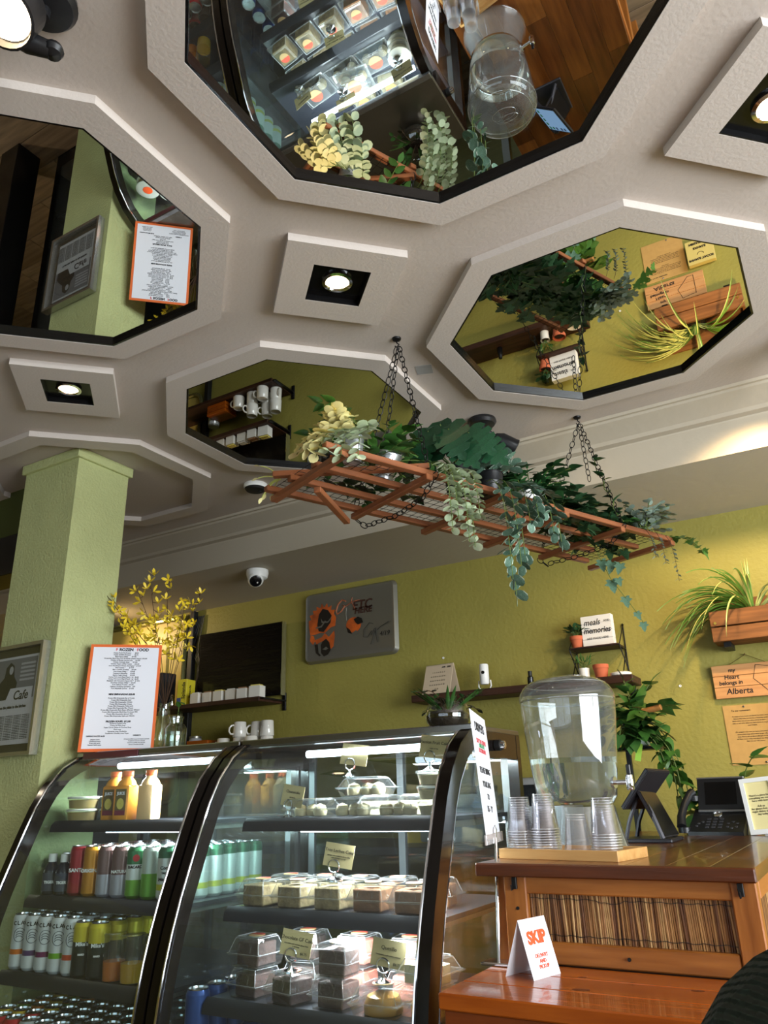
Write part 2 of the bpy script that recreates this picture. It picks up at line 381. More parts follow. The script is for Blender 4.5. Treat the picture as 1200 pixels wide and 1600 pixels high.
m = MB(); m.lathe([(.001, 0), (.062, 0), (.064, -.02), (.058, -.045), (.04, -.055)], 30, cap1=True); t.part('mount', m, white)
M = Matrix.Translation((.005, -.02, -.058)) @ (Vector((.55, -.6, -.55)).to_track_quat('Z', 'Y').to_matrix().to_4x4())
m = MB(); m.lathe([(.001, -.045), (.03, -.036), (.044, -.012), (.045, .012), (.038, .026), (.034, .03)], 28, M=M); t.part('dome', m, white)
m = MB(); m.lathe([(.0345, .029), (.03, .032), (.001, .034)], 26, M=M); t.part('lens', m, blk)
m = MB(); m.lathe([(.005, .033), (.004, .037), (.001, .038)], 12, M=M @ Matrix.Translation((.01, -.008, 0))); t.part('sensor', m, white)

# =============== DISPLAY CASES ===============
PROF = [(2.09, 1.283), (2.05, 1.268), (1.99, 1.232), (1.93, 1.165), (1.89, 1.095), (1.855, 1.01), (1.82, .92), (1.79, .84), (1.765, .76), (1.745, .68), (1.73, .60), (1.717, .50), (1.708, .42), (1.70, .36)]
def off(pr, d):
    out = []
    for i, (y, z) in enumerate(pr):
        a = Vector(pr[max(i - 1, 0)]); b = Vector(pr[min(i + 1, len(pr) - 1)]); t = (b - a).normalized(); n = Vector((-t.y, t.x))
        if n.x < 0: n = -n
        out.append((y + n.x * d, z + n.y * d))
    return out
blackwarm = mat('case_frame_brown_black', (20, 16, 14), 0.16, spec=.5)
shm = mat('case_shelf_black', (24, 26, 32), 0.4)
ledm = emis('led_tube_white', (226, 238, 255), 9.0)
def case(label, x0, x1, shelf_x0, tubes):
    t = T('display_case', label, 'display case', ((x0 + x1) / 2, 2.08, 0), group='curved glass display cases', world=True)
    m = MB(); m.box(x0, x1, 1.70, 2.44, .06, .36, b=.008); m.box(x0 + .03, x1 - .03, 1.74, 2.40, 0, .06, mi=0); t.part('base_cabinet', m, blkm)
    m = MB(); m.box(x0 + .03, x1 - .03, 1.72, 2.43, .355, .372); t.part('deck', m, shm)
    m = MB(); m.box(x0, x1, 2.085, 2.44, 1.272, 1.288, b=.003); t.part('top_panel', m, mat('case_top_steel', (120, 112, 100), 0.3, metal=.8))
    m = MB(); m.box(x0, x1, 2.072, 2.098, 1.262, 1.291, b=.003); t.part('top_trim', m, mat('case_trim', (150, 148, 146), 0.2, metal=.95))
    m = MB(); m.strip([(x0 + .035, y, z) for y, z in off(PROF, .004)], [(x1 - .035, y, z) for y, z in off(PROF, .004)]); t.part('front_glass', m, glass)
    for xa, xb, s in ((x0, x0 + .035, -1), (x1 - .035, x1, 1)):
        a, b = PROF, off(PROF, .055)
        m = MB()
        poly = a + b[::-1]
        n = len(a)
        v = [(xa, y, z) for y, z in a] + [(xa, y, z) for y, z in b] + [(xb, y, z) for y, z in a] + [(xb, y, z) for y, z in b]
        fs = []
        for k in range(n - 1):
            fs += [(k, k + 1, n + k + 1, n + k), (2 * n + k, 3 * n + k, 3 * n + k + 1, 2 * n + k + 1), (k, 2 * n + k, 2 * n + k + 1, k + 1), (n + k, n + k + 1, 3 * n + k + 1, 3 * n + k)]
        m.faces(v, fs); m.box(xa, xb, 2.41, 2.44, .36, 1.272); m.box(xa + .001, xb - .001, 2.14, 2.44, 1.20, 1.274); m.box(xa, xb, 1.72, 2.44, .345, .38)
        fr = t.part('side_frame', m, blackwarm)
        m = MB(); xc = xb + .002 if s < 0 else xa - .002
        b2 = off(PROF, -.001); m.tube([(xc, y, z) for y, z in b2[1:]], .0035, 6)
        xo = xa if s < 0 else xb
        m.tube([(xo, y, z) for y, z in off(PROF, .056)[2:]], .002, 5); t.part('chrome_strip', m, chrome, under=fr)
        m = MB(); ins = off(PROF, .05); xm = (xa + xb) / 2; m.faces([(xm, y, z) for y, z in ins] + [(xm, 2.42, .37), (xm, 2.42, 1.205), (xm, 2.15, 1.205)], [tuple(range(len(ins) + 3))]); t.part('side_glass', m, glass)
    m = MB()
    for xa in (x0 + .035, (x0 + x1) / 2 - .02, x1 - .06): m.box(xa, xa + .025, 2.412, 2.428, .38, 1.27)
    for z in (.38, 1.245): m.box(x0 + .035, x1 - .035, 2.413, 2.427, z, z + .025)
    dr = t.part('rear_door_frame', m, mat('door_frame_grey', (92, 96, 98), .4, metal=.6))
    for xa, xb, yy in ((x0 + .05, (x0 + x1) / 2, 2.417), ((x0 + x1) / 2 - .01, x1 - .05, 2.424)):
        m = MB(); m.box(xa, xb, yy, yy + .003, .40, 1.25); t.part('rear_door_pane', m, thin('smoked_pane', (206, 212, 214), 1.0, .04), under=dr)
    xs1 = x1 - .04
    for i, (yf, z) in enumerate(((1.965, 1.045), (1.895, .81), (1.825, .595))):
        m = MB(); m.box(shelf_x0, xs1, yf, 2.39, z - .012, z)
        # rolled front lip
        m.faces([(shelf_x0, yf + .004, z + .004), (xs1, yf + .004, z + .004), (xs1, yf - .012, z - .012), (shelf_x0, yf - .012, z - .012), (xs1, yf - .016, z - .034), (shelf_x0, yf - .016, z - .034), (xs1, yf + .01, z - .034), (shelf_x0, yf + .01, z - .034)],
                [(0, 1, 2, 3), (3, 2, 4, 5), (5, 4, 6, 7), (0, 3, 5, 7), (1, 6, 4, 2)])
        sh = t.part('shelf', m, shm)
        if i == 0 or (i == 1 and shelf_x0 > -2):
            m = MB(); m.cyl((tubes[1][0], yf + .012, z - .030), (tubes[1][1], yf + .012, z - .030), .0075, 10); t.part('light_tube', m, ledm, under=sh)
            area_in(t, ((tubes[1][0] + tubes[1][1]) / 2, yf + .03, z - .045), (0, .25, -1), tubes[1][1] - tubes[1][0], 14.0)
        for x in (shelf_x0 + .02, xs1 - .03):
            m = MB(); m.box(x, x + .008, yf + .05, 2.40, z - .03, z - .012); t.part('bracket', m, steel, under=sh)
    m = MB(); m.cyl((tubes[0][0], 2.06, 1.232), (tubes[0][1], 2.06, 1.232), .011, 12); t.part('light_tube', m, ledm)
    area_in(t, ((tubes[0][0] + tubes[0][1]) / 2, 2.075, 1.215), (0, .12, -1), tubes[0][1] - tubes[0][0], 20.0)
    return t
def area_in(t, loc, d, length, power):
    l = bpy.data.lights.new('case_tube_light', 'AREA'); l.shape = 'RECTANGLE'; l.size = length; l.size_y = .03; l.energy = power; l.color = (.88, .94, 1)
    o = bpy.data.objects.new('case_tube_light', l); col.objects.link(o); o.parent = t.o; o.location = Vector(loc) + t.shift
    o.rotation_euler = Vector(d).to_track_quat('-Z', 'Y').to_euler()
c1 = case('curved glass display case of canned drinks and juice, left of the cake case', -2.62, -1.795, -2.57, ((-2.36, -1.86), (-2.30, -1.86)))
c2 = case('curved glass display case of packed cakes and desserts, beside the wooden counter', -1.785, -.93, -1.665, ((-1.50, -.99), (-1.46, -.985)))
m = MB(); m.cyl((-.929, 2.235, 1.236), (-.912, 2.235, 1.236), .016, 20, mi=1); m.cyl((-.912, 2.235, 1.236), (-.900, 2.235, 1.236), .012, 20); m.cyl((-.9, 2.235, 1.236), (-.898, 2.235, 1.236), .009, 16)
c2.part('door_knob', m, [chrome, blkm], 'chrome and black round knob')
m = MB(); m.box(-2.58, -2.28, 2.068, 2.0715, 1.264, 1.289, b=.001); lab = c1.part('name_strip', m, mat('dark_red_strip', (84, 40, 44), .4))

# ---- cans ----
alu = mat('aluminium_lid', (200, 202, 204), 0.22, metal=1.0)
CANS = {}
def can(kind):
    """returns a list of (name, mesh, sub) to instance"""
    if kind in CANS: return CANS[kind]
    h, r, bands = {'red tall': (.157, .0325, [((158, 40, 46), 1)]), 'amber tall': (.157, .0325, [((196, 132, 40), 1)]), 'patterned tall': (.157, .0325, [((176, 172, 180), .45), ((120, 92, 88), 1)]),
        'lime tall': (.157, .0325, [((120, 176, 60), .35), ((226, 230, 226), .7), ((60, 122, 78), 1)]), 'green tall': (.157, .0325, [((110, 170, 56), .5), ((196, 208, 196), 1)]),
        'margarita tall': (.157, .0325, [((222, 222, 216), .15), ((206, 200, 60), .28), ((216, 218, 214), .85), ((48, 100, 70), 1)]),
        'orange-banded white': (.165, .030, [((228, 230, 232), .25), ((226, 120, 40), .36), ((226, 228, 230), 1)]), 'violet-banded white': (.165, .030, [((228, 230, 232), .25), ((88, 56, 110), .36), ((226, 228, 230), 1)]),
        'purple-banded white': (.165, .030, [((228, 230, 232), .25), ((120, 34, 92), .36), ((226, 228, 230), 1)]), 'lime-banded white': (.165, .030, [((228, 230, 232), .25), ((120, 184, 50), .36), ((226, 228, 230), 1)]),
        'red-banded white': (.165, .030, [((228, 230, 232), .25), ((214, 84, 44), .36), ((226, 228, 230), 1)]), 'lemonade': (.157, .0325, [((30, 36, 36), .45), ((44, 52, 46), .68), ((214, 196, 60), 1)]),
        'red soda': (.122, .033, [((190, 24, 34), 1)]), 'silver soda': (.122, .033, [((186, 190, 194), 1)]), 'dark soda': (.122, .033, [((36, 44, 44), 1)]), 'yellow soda': (.122, .033, [((210, 160, 30), .6), ((226, 190, 60), 1)]),
        'orange soda': (.122, .033, [((196, 110, 30), 1)]), 'green soda': (.122, .033, [((96, 130, 40), 1)]), 'blue soda': (.122, .033, [((40, 70, 130), 1)])}[kind]
    mats = []; b = MB(); z0 = .008; pr0 = [(r * .72, 0), (r * .82, .002), (r, .010)]
    cuts = [f for _, f in bands]; zt = h - .014; last = .010
    b.lathe(pr0, 20, mi=0, cap0=True)
    for i, (c, f) in enumerate(bands):
        mats.append(mat('can_%d_%d_%d' % c, c, .28, metal=.35)); z = .010 + (zt - .010) * f
        b.lathe([(r, last), (r, z)], 20, mi=i); last = z
    b.lathe([(r, zt), (r * .86, h - .003)], 20, mi=len(bands) - 1)
    body = b.mesh('body', mats)
    l = MB(); l.lathe([(r * .84, h - .004), (r * .87, h), (r * .82, h), (r * .79, h - .005), (.001, h - .005)], 20); l.box(-.004, .010, -.006, .006, h - .0045, h - .002)
    CANS[kind] = [('body', body), ('lid', l.mesh('lid', alu))]
    return CANS[kind]
def place_can(kind, x, y, z, label, group, rz=0):
    t = T('drink_can', label, 'can', (x, y, z), rz, group)
    for nm, me in can(kind): link(nm, me, t.o)
    return t
def lit(t, body, size, m, r, z, ang, bold=0.0005):
    # short print wrapped flat against the can front
    a = R(ang); p = Vector((math.cos(a) * (r + .0006), math.sin(a) * (r + .0006), z)); rgt = Vector((-math.sin(a), math.cos(a), 0))
    t.text(body, size, m, p, rgt, (0, 0, 1), bold=bold)
FA = -48   # cans' printed faces look towards the customer side
row = [('red tall', 'tall red can'), ('amber tall', 'tall amber yellow can'), ('patterned tall', 'tall grey and brown patterned can'), ('patterned tall', 'tall grey patterned can with slanting white letters'),
       ('lime tall', 'tall can with lime green base and red emblem'), ('green tall', 'tall white and green can with leaf green base'), ('margarita tall', 'tall white can with yellow band and script'), ('margarita tall', 'tall white can with yellow band, rightmost')]
words = {4: ('BACARDI', .85), 6: ('Corona', 1.0), 3: ('NATURAL', .7), 0: ('SANTO', .9), 1: ('ORIGINAL', .8)}
NTH = ['', 'second', 'third', 'fourth', 'fifth', 'sixth', 'seventh']
SH = ['tall red can', 'tall amber can', 'patterned can without words', 'patterned can with white letters', 'white can with red emblem', 'white and leaf green can', 'nearer can with script lettering', 'rightmost can with yellow band']
for i, (kd, lb) in enumerate(row):
    x = -2.41 + i * .071; y = 1.965
    t = place_can(kd, x, y, .81, lb + ', front row of the middle drinks shelf', None)
    if i in words:
        wd, s = words[i]
        if i in (0, 1, 3): lit(t, wd, .018 * s, white, .0325, .08, FA)
        else: lit(t, wd, .0135 * s, ink, .0325, .095, FA)
    if i == 4:
        m = MB(); a = R(FA); M = Matrix.Translation((math.cos(a) * .0322, math.sin(a) * .0322, .122)) @ Vector((math.cos(a), math.sin(a), 0)).to_track_quat('Z', 'Y').to_matrix().to_4x4(); m.lathe([(.011, 0), (.011, .001), (.0005, .0013)], 16, M=M); t.part('emblem', m, redink)
    if i == 6: lit(t, 'TROPICAL', .007, ink, .0325, .08, FA); lit(t, 'Margarita', .013, ink, .0325, .062, FA)
    for j in range(1, 6):
        place_can(['red tall', 'amber tall', 'patterned tall', 'patterned tall', 'lime tall', 'green tall', 'margarita tall', 'margarita tall'][i], x, y + j * .0675, .81, '%s can back in the file behind the %s' % (NTH[j], SH[i]), 'cans behind the front row of the middle drinks shelf', j)
# small dark bottles on the left of that shelf
def small_bottle(x, y, z, label, group=None):
    t = T('bottle', label, 'bottle', (x, y, z), 0, group)
    m = MB(); m.lathe([(.02, 0), (.027, .003), (.028, .075), (.022, .092), (.014, .102), (.013, .118)], 20, cap0=True); t.part('body', m, mat('dark_drink', (34, 36, 44), .15))
    m = MB(); m.lathe([(.0145, .104), (.0145, .13), (.001, .131)], 18); t.part('cap', m, white)
    m = MB(); m.lathe([(.0284, .012), (.0284, .07)], 20); t.part('wrap', m, mat('bottle_label', (58, 62, 76), .5)); t.text('TIGER', .012, white, (math.cos(R(FA)) * .0288, math.sin(R(FA)) * .0288, .04), (-math.sin(R(FA)), math.cos(R(FA)), 0), bold=.0005)
    return t
small_bottle(-2.54, 1.955, .81, 'small dark bottle with a white cap, leftmost on the middle drinks shelf')
small_bottle(-2.475, 1.955, .81, 'small dark bottle with a white cap, beside the tall red can')
for j in range(1, 3):
    for x in (-2.54, -2.475): small_bottle(x, 1.955 + j * .06, .81, 'small dark white-capped bottle, %s row behind the %s front one' % (['', 'first', 'second'][j], 'left' if x < -2.5 else 'right'), 'small bottles behind the front ones')
row = ['orange-banded white', 'violet-banded white', 'purple-banded white', 'lime-banded white', 'red-banded white']
for i, kd in enumerate(row):
    x = -2.555 + i * .066; y = 1.875
    t = place_can(kd, x, y, .595, 'tall %s seltzer can with a wave emblem, front row of the lower drinks shelf' % kd.replace('-banded white', '-banded white'), None)
    for k, ch in enumerate('CLAW'):
        aa = FA + (k - 1.5) * 24; lit(t, ch, .0165, ink, .030, .139 - abs(k - 1.5) * .001, aa)
    g = MB(); a0 = R(FA)
    g.tube([((.0306) * math.cos(a0 + .62 * math.cos(q)), .0306 * math.sin(a0 + .62 * math.cos(q)), .103 + .0205 * math.sin(q)) for q in [2 * math.pi * n / 20 for n in range(20)]], .0009, 4, closed=True)
    for s_ in range(3):
        g.tube([(.0306 * math.cos(a0 + .34 * math.cos(q)), .0306 * math.sin(a0 + .34 * math.cos(q)), .108 - s_ * .007 + .006 * math.sin(q)) for q in [math.pi * n / 6 for n in range(7)]], .0011, 4)
    t.part('emblem', g, mat('emblem_grey', (74, 80, 92), .5))
    for j in range(1, 6): place_can(row[(i + j) % 5], x, y + j * .063, .595, '%s can back in the file behind the %s seltzer can' % (NTH[j], kd.replace(' ', '-').replace('-white', ' white')), 'seltzer cans behind the front row', j)
for i in range(2):
    t = place_can('lemonade', -2.235 + i * .072, 1.87, .595, ['tall black and yellow lemonade can beside the red-banded seltzer can', 'tall black and yellow lemonade can, second one along the lower drinks shelf'][i], None)
    lit(t, "Mike's", .015, white, .0325, .095, FA); lit(t, 'HARD', .007, white, .0325, .066, FA)
    for j in range(1, 5): place_can('lemonade', -2.235 + i * .072, 1.87 + j * .067, .595, '%s can back behind the %s front lemonade can' % (NTH[j], ['left', 'right'][i]), 'lemonade cans behind the front ones', j)
# lidded glasses of juice at the right end of that shelf
for i, (c, lb) in enumerate((((214, 116, 30), 'clear jar of orange drink with a clear lid on the lower drinks shelf'), ((226, 170, 36), 'clear jar of yellow drink with a clear lid on the lower drinks shelf'))):
    t = T('juice_cup', lb, 'cup', (-2.088 + i * .078, 1.87, .595))
    m = MB(); m.lathe([(.028, 0), (.033, .003), (.036, .12), (.036, .125)], 20, cap0=True); t.part('cup', m, clear)
    m = MB(); m.lathe([(.001, .002), (.031, .004), (.0335, .055), (.001, .055)], 20); t.part('juice', m, mat('juice_%d' % i, c, .2))
    m = MB(); m.lathe([(.038, .122), (.038, .13), (.034, .133), (.001, .134)], 20); t.part('lid', m, clear)
kinds = [['yellow soda', 'red soda', 'red soda', 'silver soda', 'silver soda', 'dark soda', 'dark soda', 'dark soda', 'red soda', 'dark soda', 'dark soda'],
         ['yellow soda', 'yellow soda', 'red soda', 'dark soda', 'dark soda', 'dark soda', 'dark soda', 'red soda', 'dark soda', 'dark soda', 'dark soda']]
lbls = {'yellow soda': 'yellow soda can', 'red soda': 'red soda can', 'silver soda': 'silver soda can', 'dark soda': 'dark green soda can', 'orange soda': 'amber orange soda can', 'green soda': 'olive green soda can', 'blue soda': 'blue soda can'}
for j in range(7):
    for i in range(10):
        kd = kinds[j][i] if j < 2 else (['orange soda', 'yellow soda', 'green soda'][(i + j) % 3] if i < 3 else 'dark soda')
        place_can(kd, -2.535 + i * .0685, 1.775 + j * .0685 + (i % 2) * .004, .372, '%s, %s in the %s row, bottom deck of drinks case' % (lbls[kd], ['first', 'second', 'third', 'fourth', 'fifth', 'sixth', 'seventh', 'eighth', 'ninth', 'last'][i], ['front', 'second', 'third', 'fourth', 'fifth', 'sixth', 'back'][j]), '%ss on the bottom deck of the drinks case' % lbls[kd], i + j)
# tubs and juice bottles on the top shelf of the drinks case
tubc = mat('tub_cream', (226, 214, 158), .5); tubl = mat('tub_lid', (232, 232, 220), .35)
def tub(x, y, z, fill, label):
    t = T('dip_tub', label, 'tub', (x, y, z))
    m = MB(); m.lathe([(.047, 0), (.05, .002), (.055, .036)], 28, cap0=True); t.part('cup', m, thin('tub_plastic', (250, 246, 232), 1, .02, .1, .06))
    m = MB(); m.lathe([(.001, .001), (.048, .002), (.053, .030), (.001, .031)], 26); t.part('filling', m, fill)
    m = MB(); m.lathe([(.057, .034), (.058, .040), (.053, .042), (.001, .041)], 28); ld = t.part('lid', m, tubl)
    m = MB(); m.lathe([(.024, .0415), (.024, .0422), (.001, .0422)], 24, M=Matrix.Translation((0, 0, .0004))); t.part('sticker', m, orangeink, under=ld)
f1 = mat('hummus_filling', (170, 148, 84), .8, mott=.1); f2 = mat('pale_dip', (224, 208, 130), .7)
tub(-2.50, 2.03, 1.045, f1, 'round dip tub, lower left of the four beside the juice bottles'); tub(-2.50, 2.03, 1.088, f1, 'round dip tub stacked upper left of the four')
tub(-2.42, 2.11, 1.045, f1, 'round dip tub, lower right of the four beside the juice bottles'); tub(-2.42, 2.11, 1.088, f2, 'pale round dip tub stacked upper right of the four')
juice = mat('orange_juice_bottle', (236, 158, 62), .25, coat=.3); juice2 = mat('pale_juice_bottle', (240, 196, 140), .25, coat=.3); jcap = mat('orange_cap', (232, 96, 36), .35)
for i, (x, y, jm, lb) in enumerate(((-2.345, 2.035, juice, 'square juice bottle with a mango label, leftmost of three'), (-2.265, 2.02, juice, 'square juice bottle with a mango label, middle of three'), (-2.175, 2.045, juice2, 'square juice bottle turned to its plain pale side, rightmost of three'))):
    t = T('juice_bottle', lb, 'bottle', (x, y, 1.045), R(12))
    m = MB(); m.box(-.031, .031, -.031, .031, 0, .118, b=.008, seg=2); m.lathe([(.034, .116), (.029, .13), (.018, .142), (.0165, .15)], 18); t.part('body', m, jm)
    m = MB(); m.lathe([(.0195, .147), (.0195, .166), (.001, .167)], 22); t.part('cap', m, jcap)
    if i < 2:
        m = MB(); m.box(-.022, .022, -.0318, -.031, .018, .105); lb_ = t.part('label', m, mat('juice_label', (104, 90, 52), .6))
        m = MB(); m.lathe([(.0145, 0), (.0145, .0006), (.001, .0006)], 20, M=Matrix.Translation((0, -.0318, .056)) @ Matrix.Rotation(R(90), 4, 'X') @ Matrix.Scale(1.25, 4, (0, 1, 0))); t.part('mango_print', m, mat('mango_yellow', (206, 190, 96), .6), under=lb_)
        m = MB(); m.box(-.0215, .0215, -.0322, -.0316, .0185, .034); t.part('print_band', m, mat('maroon_band', (120, 40, 60), .6), under=lb_)
        t.text('JUICE', .013, paper, (0, -.0325, .09), bold=.0006, under=lb_)

# ---- dessert packs ----
edgem = thin('plastic_edge', (255, 255, 255), 1.5, .25, .06, .35)
def clam_meshes(w, d, h, cake, cw, tag):
    b = MB(); hb = h * .42
    def fr(a0, b0, z0, a1, b1, z1, m_): 
        v = [(-a0, -b0, z0), (a0, -b0, z0), (a0, b0, z0), (-a0, b0, z0), (-a1, -b1, z1), (a1, -b1, z1), (a1, b1, z1), (-a1, b1, z1)]
        m_.faces(v, [(0, 1, 5, 4), (1, 2, 6, 5), (2, 3, 7, 6), (3, 0, 4, 7)])
    b.box(-w * .42, w * .42, -d * .42, d * .42, 0, .002); fr(w * .42, d * .42, .002, w * .48, d * .48, hb, b)
    b.ring([(-w * .5, -d * .5), (w * .5, -d * .5), (w * .5, d * .5), (-w * .5, d * .5)], [(-w * .47, -d * .47), (w * .47, -d * .47), (w * .47, d * .47), (-w * .47, d * .47)], hb - .002, hb + .001)
    tray = b.mesh('tray', clear)
    l = MB()
    l.ring([(-w * .515, -d * .5), (w * .515, -d * .5), (w * .515, d * .5), (-w * .515, d * .5)], [(-w * .46, -d * .46), (w * .46, -d * .46), (w * .46, d * .46), (-w * .46, d * .46)], hb + .001, hb + .004)
    l.box(w * .44, w * .58, d * .36, d * .5, hb, hb + .003)
    fr(w * .47, d * .47, hb + .004, w * .36, d * .36, h - .004, l); fr(w * .36, d * .36, h - .004, w * .33, d * .33, h, l)
    l.box(-w * .33, w * .33, -d * .33, d * .33, h - .0012, h)
    for sgn in (-1, 1):   # moulded ribs on the four slopes
        for q in (-.2, .2):
            l.tube([(q * w, sgn * d * .468, hb + .006), (q * w, sgn * d * .36, h - .005)], .0012, 4); l.tube([(sgn * w * .468, q * d, hb + .006), (sgn * w * .36, q * d, h - .005)], .0012, 4)
        l.tube([(w * .2 * math.cos(a), sgn * d * (.455 - .06 * math.sin(a)), hb + .008 + (h - hb) * .62 * math.sin(a)) for a in [math.pi * k / 8 for k in range(9)]], .001, 4)
    k = .0009
    for a, b2 in (((-1, -1), (1, -1)), ((1, -1), (1, 1)), ((1, 1), (-1, 1)), ((-1, 1), (-1, -1))):
        for ff, zz in ((.515, hb + .0025), (.36, h - .004), (.33, h)): l.tube([(a[0] * w * ff, a[1] * d * ff * (.97 if ff > .5 else 1), zz), (b2[0] * w * ff, b2[1] * d * ff * (.97 if ff > .5 else 1), zz)], k, 4, mi=1)
        l.tube([(a[0] * w * .47, a[1] * d * .47, hb + .004), (a[0] * w * .36, a[1] * d * .36, h - .004)], k, 4, mi=1)
    lid = l.mesh('lid', [clear, edgem])
    c = MB()
    if cake == 'slice': c.box(-w * cw, w * cw, -d * cw, d * cw, .003, h * .80, b=.003)
    elif cake == 'wedge': c.prism([(-w * .38, -d * .36), (w * .38, -d * .2), (w * .38, d * .2), (-w * .38, d * .36)], .003, h * .7)
    elif cake == 'rolls':
        for i in range(3): c.lathe([(.001, .003), (.019, .006), (.022, .02), (.016, .034), (.001, .04)], 14, c=((i - 1) * w * .26, (i % 2) * .012 - .006))
    elif cake == 'dome': c.lathe([(w * .36, .003), (w * .37, h * .3), (w * .3, h * .6), (w * .12, h * .76), (.001, h * .78)], 20)
    ck = c.mesh('cake', tag)
    s = MB(); s.lathe([(w * .2, h + .0004), (w * .2, h + .001), (.001, h + .001)], 20); st = s.mesh('sticker', mat('kraft_sticker', (206, 168, 116), .6))
    s = MB()
    n = 10; s.faces([(w * .201 * math.cos(math.pi * k / n), w * .201 * math.sin(math.pi * k / n), h + .0016) for k in range(n + 1)], [tuple(range(n + 1))]); s2 = s.mesh('sticker_band', mat('sticker_red', (204, 74, 56), .6))
    return tray, lid, ck, st, s2
choc = mat('chocolate_cake', (48, 27, 20), .7, mott=.25, mscale=60, bump=.4, bscale=80); sponge = mat('speckled_sponge', (170, 148, 104), .8, c2=(120, 98, 66), mscale=50, bump=.4, bscale=90)
browns = mat('brown_cake', (120, 78, 44), .75, mott=.2, mscale=50, bump=.3); custard = mat('custard', (196, 140, 62), .3, coat=.4, mott=.08); cream = mat('cream_roll', (226, 208, 166), .6, mott=.08, mscale=40)
pinkc = mat('pink_cake', (190, 110, 92), .7, mott=.15, mscale=40)
CL = {}
def clam(kind, x, y, z, rz, label, group=None):
    spec = {'choc': (.118, .112, .074, 'slice', .34, choc), 'sponge': (.115, .115, .072, 'slice', .36, sponge), 'brown': (.115, .115, .072, 'slice', .36, browns), 'quesillo': (.135, .125, .066, 'dome', .3, custard),
            'pastry': (.150, .120, .055, 'rolls', .3, cream), 'pink': (.118, .112, .074, 'slice', .33, pinkc), 'white': (.125, .115, .06, 'wedge', .3, cream)}[kind]
    if kind not in CL: CL[kind] = clam_meshes(*spec)
    t = T('dessert_box', label, 'dessert box', (x, y, z), R(rz), group); tr, ld, ck, st, s2 = CL[kind]
    link('tray', tr, t.o); link('cake', ck, t.o); l = link('lid', ld, t.o); a = link('sticker', st, l); link('sticker_band', s2, l)
    return t, spec[2]
# middle shelf of the cake case: a row of five
for i, (kd, lb) in enumerate((('sponge', 'clear box of speckled sponge cake, leftmost on the middle cake shelf'), ('sponge', 'clear box of speckled sponge cake, second on the middle cake shelf'), ('sponge', 'clear box of speckled sponge cake under the Tres Leches card'),
                              ('brown', 'clear box of brown cake, second from the right on the middle cake shelf'), ('brown', 'clear box of brown cake, rightmost on the middle cake shelf'))):
    clam(kd, -1.59 + i * .128, 1.965, .81, -6 + i * 3, lb)
    clam(kd, -1.59 + i * .128, 2.10, .81, i * 4 - 8, 'clear cake box, %s from the left in the back row, middle cake shelf' % ['first', 'second', 'third', 'fourth', 'fifth'][i], 'boxes in the back row of the middle cake shelf')
# lower shelf: stacks
h = .0745
for x, y, n, kd, rz, lb in ((-1.56, 1.905, 2, 'choc', -8, 'left front stack'), (-1.275, 1.895, 2, 'choc', -4, 'middle front stack'), (-1.48, 2.04, 2, 'choc', 6, 'left back stack'), (-1.30, 2.035, 2, 'pink', -5, 'middle back stack'), (-1.14, 2.04, 2, 'pink', 8, 'right back stack')):
    for k in range(n):
        if 'front' in lb: l_, g_ = 'clear box of chocolate cake, %s of the %s on the lower cake shelf' % (['lower', 'upper'][k], lb), None
        else: l_, g_ = 'clear %s cake box, %s of the %s on the lower cake shelf' % ({'choc': 'chocolate', 'pink': 'pinkish'}[kd], ['lower', 'upper'][k], lb), None
        clam(kd, x + k * .002, y, .595 + k * h, rz + k * 4, l_, g_)
clam('choc', -1.417, 1.885, .595, -14, 'single clear box of chocolate cake under the chocolate cake card')
clam('quesillo', -1.137, 1.89, .595, 4, 'low clear box of golden caramel custard under the custard card')
clam('quesillo', -1.025, 1.93, .595, -10, 'low clear box of golden custard, rightmost on the lower cake shelf'); clam('white', -1.025, 1.93, .663, -6, 'clear box with a pale wedge, stacked on the rightmost custard box')
# top shelf
for i, (kd, x, y, k, lb) in enumerate((('pastry', -1.475, 2.05, 0, 'flat clear box of filled pastries, left on the top cake shelf'), ('pastry', -1.32, 2.05, 0, 'flat clear box of pale pastries, second on the top cake shelf'), ('pastry', -1.165, 2.05, 0, 'flat clear box of pale pastries, third on the top cake shelf'),
                                        ('white', -1.31, 2.19, 0, 'clear box behind the front pastries, left'), ('white', -1.17, 2.19, 0, 'clear box behind the front pastries, middle'), ('pastry', -1.28, 2.06, .0565, 'clear pastry box stacked on the second front box'))):
    clam(kd, x, y, 1.045 + k, i * 3 - 6, lb)
for k in range(3):
    t = T('dessert_cup', 'clear lidded cream dessert cup, %s of the stack, right end of top cake shelf' % ['bottom', 'middle', 'top'][k], 'dessert cup', (-1.045, 2.04, 1.045 + k * .0405))
    m = MB(); m.lathe([(.038, 0), (.04, .002), (.048, .034)], 22, cap0=True); t.part('cup', m, clear)
    m = MB(); m.lathe([(.001, .002), (.038, .003), (.045, .028), (.001, .03)], 20); t.part('cream', m, cream)
    m = MB(); m.lathe([(.0505, .033), (.0505, .038), (.046, .040), (.001, .0402)], 22); t.part('lid', m, thin('frosted_lid', (246, 246, 242), 1.2, .06, .1, .3))
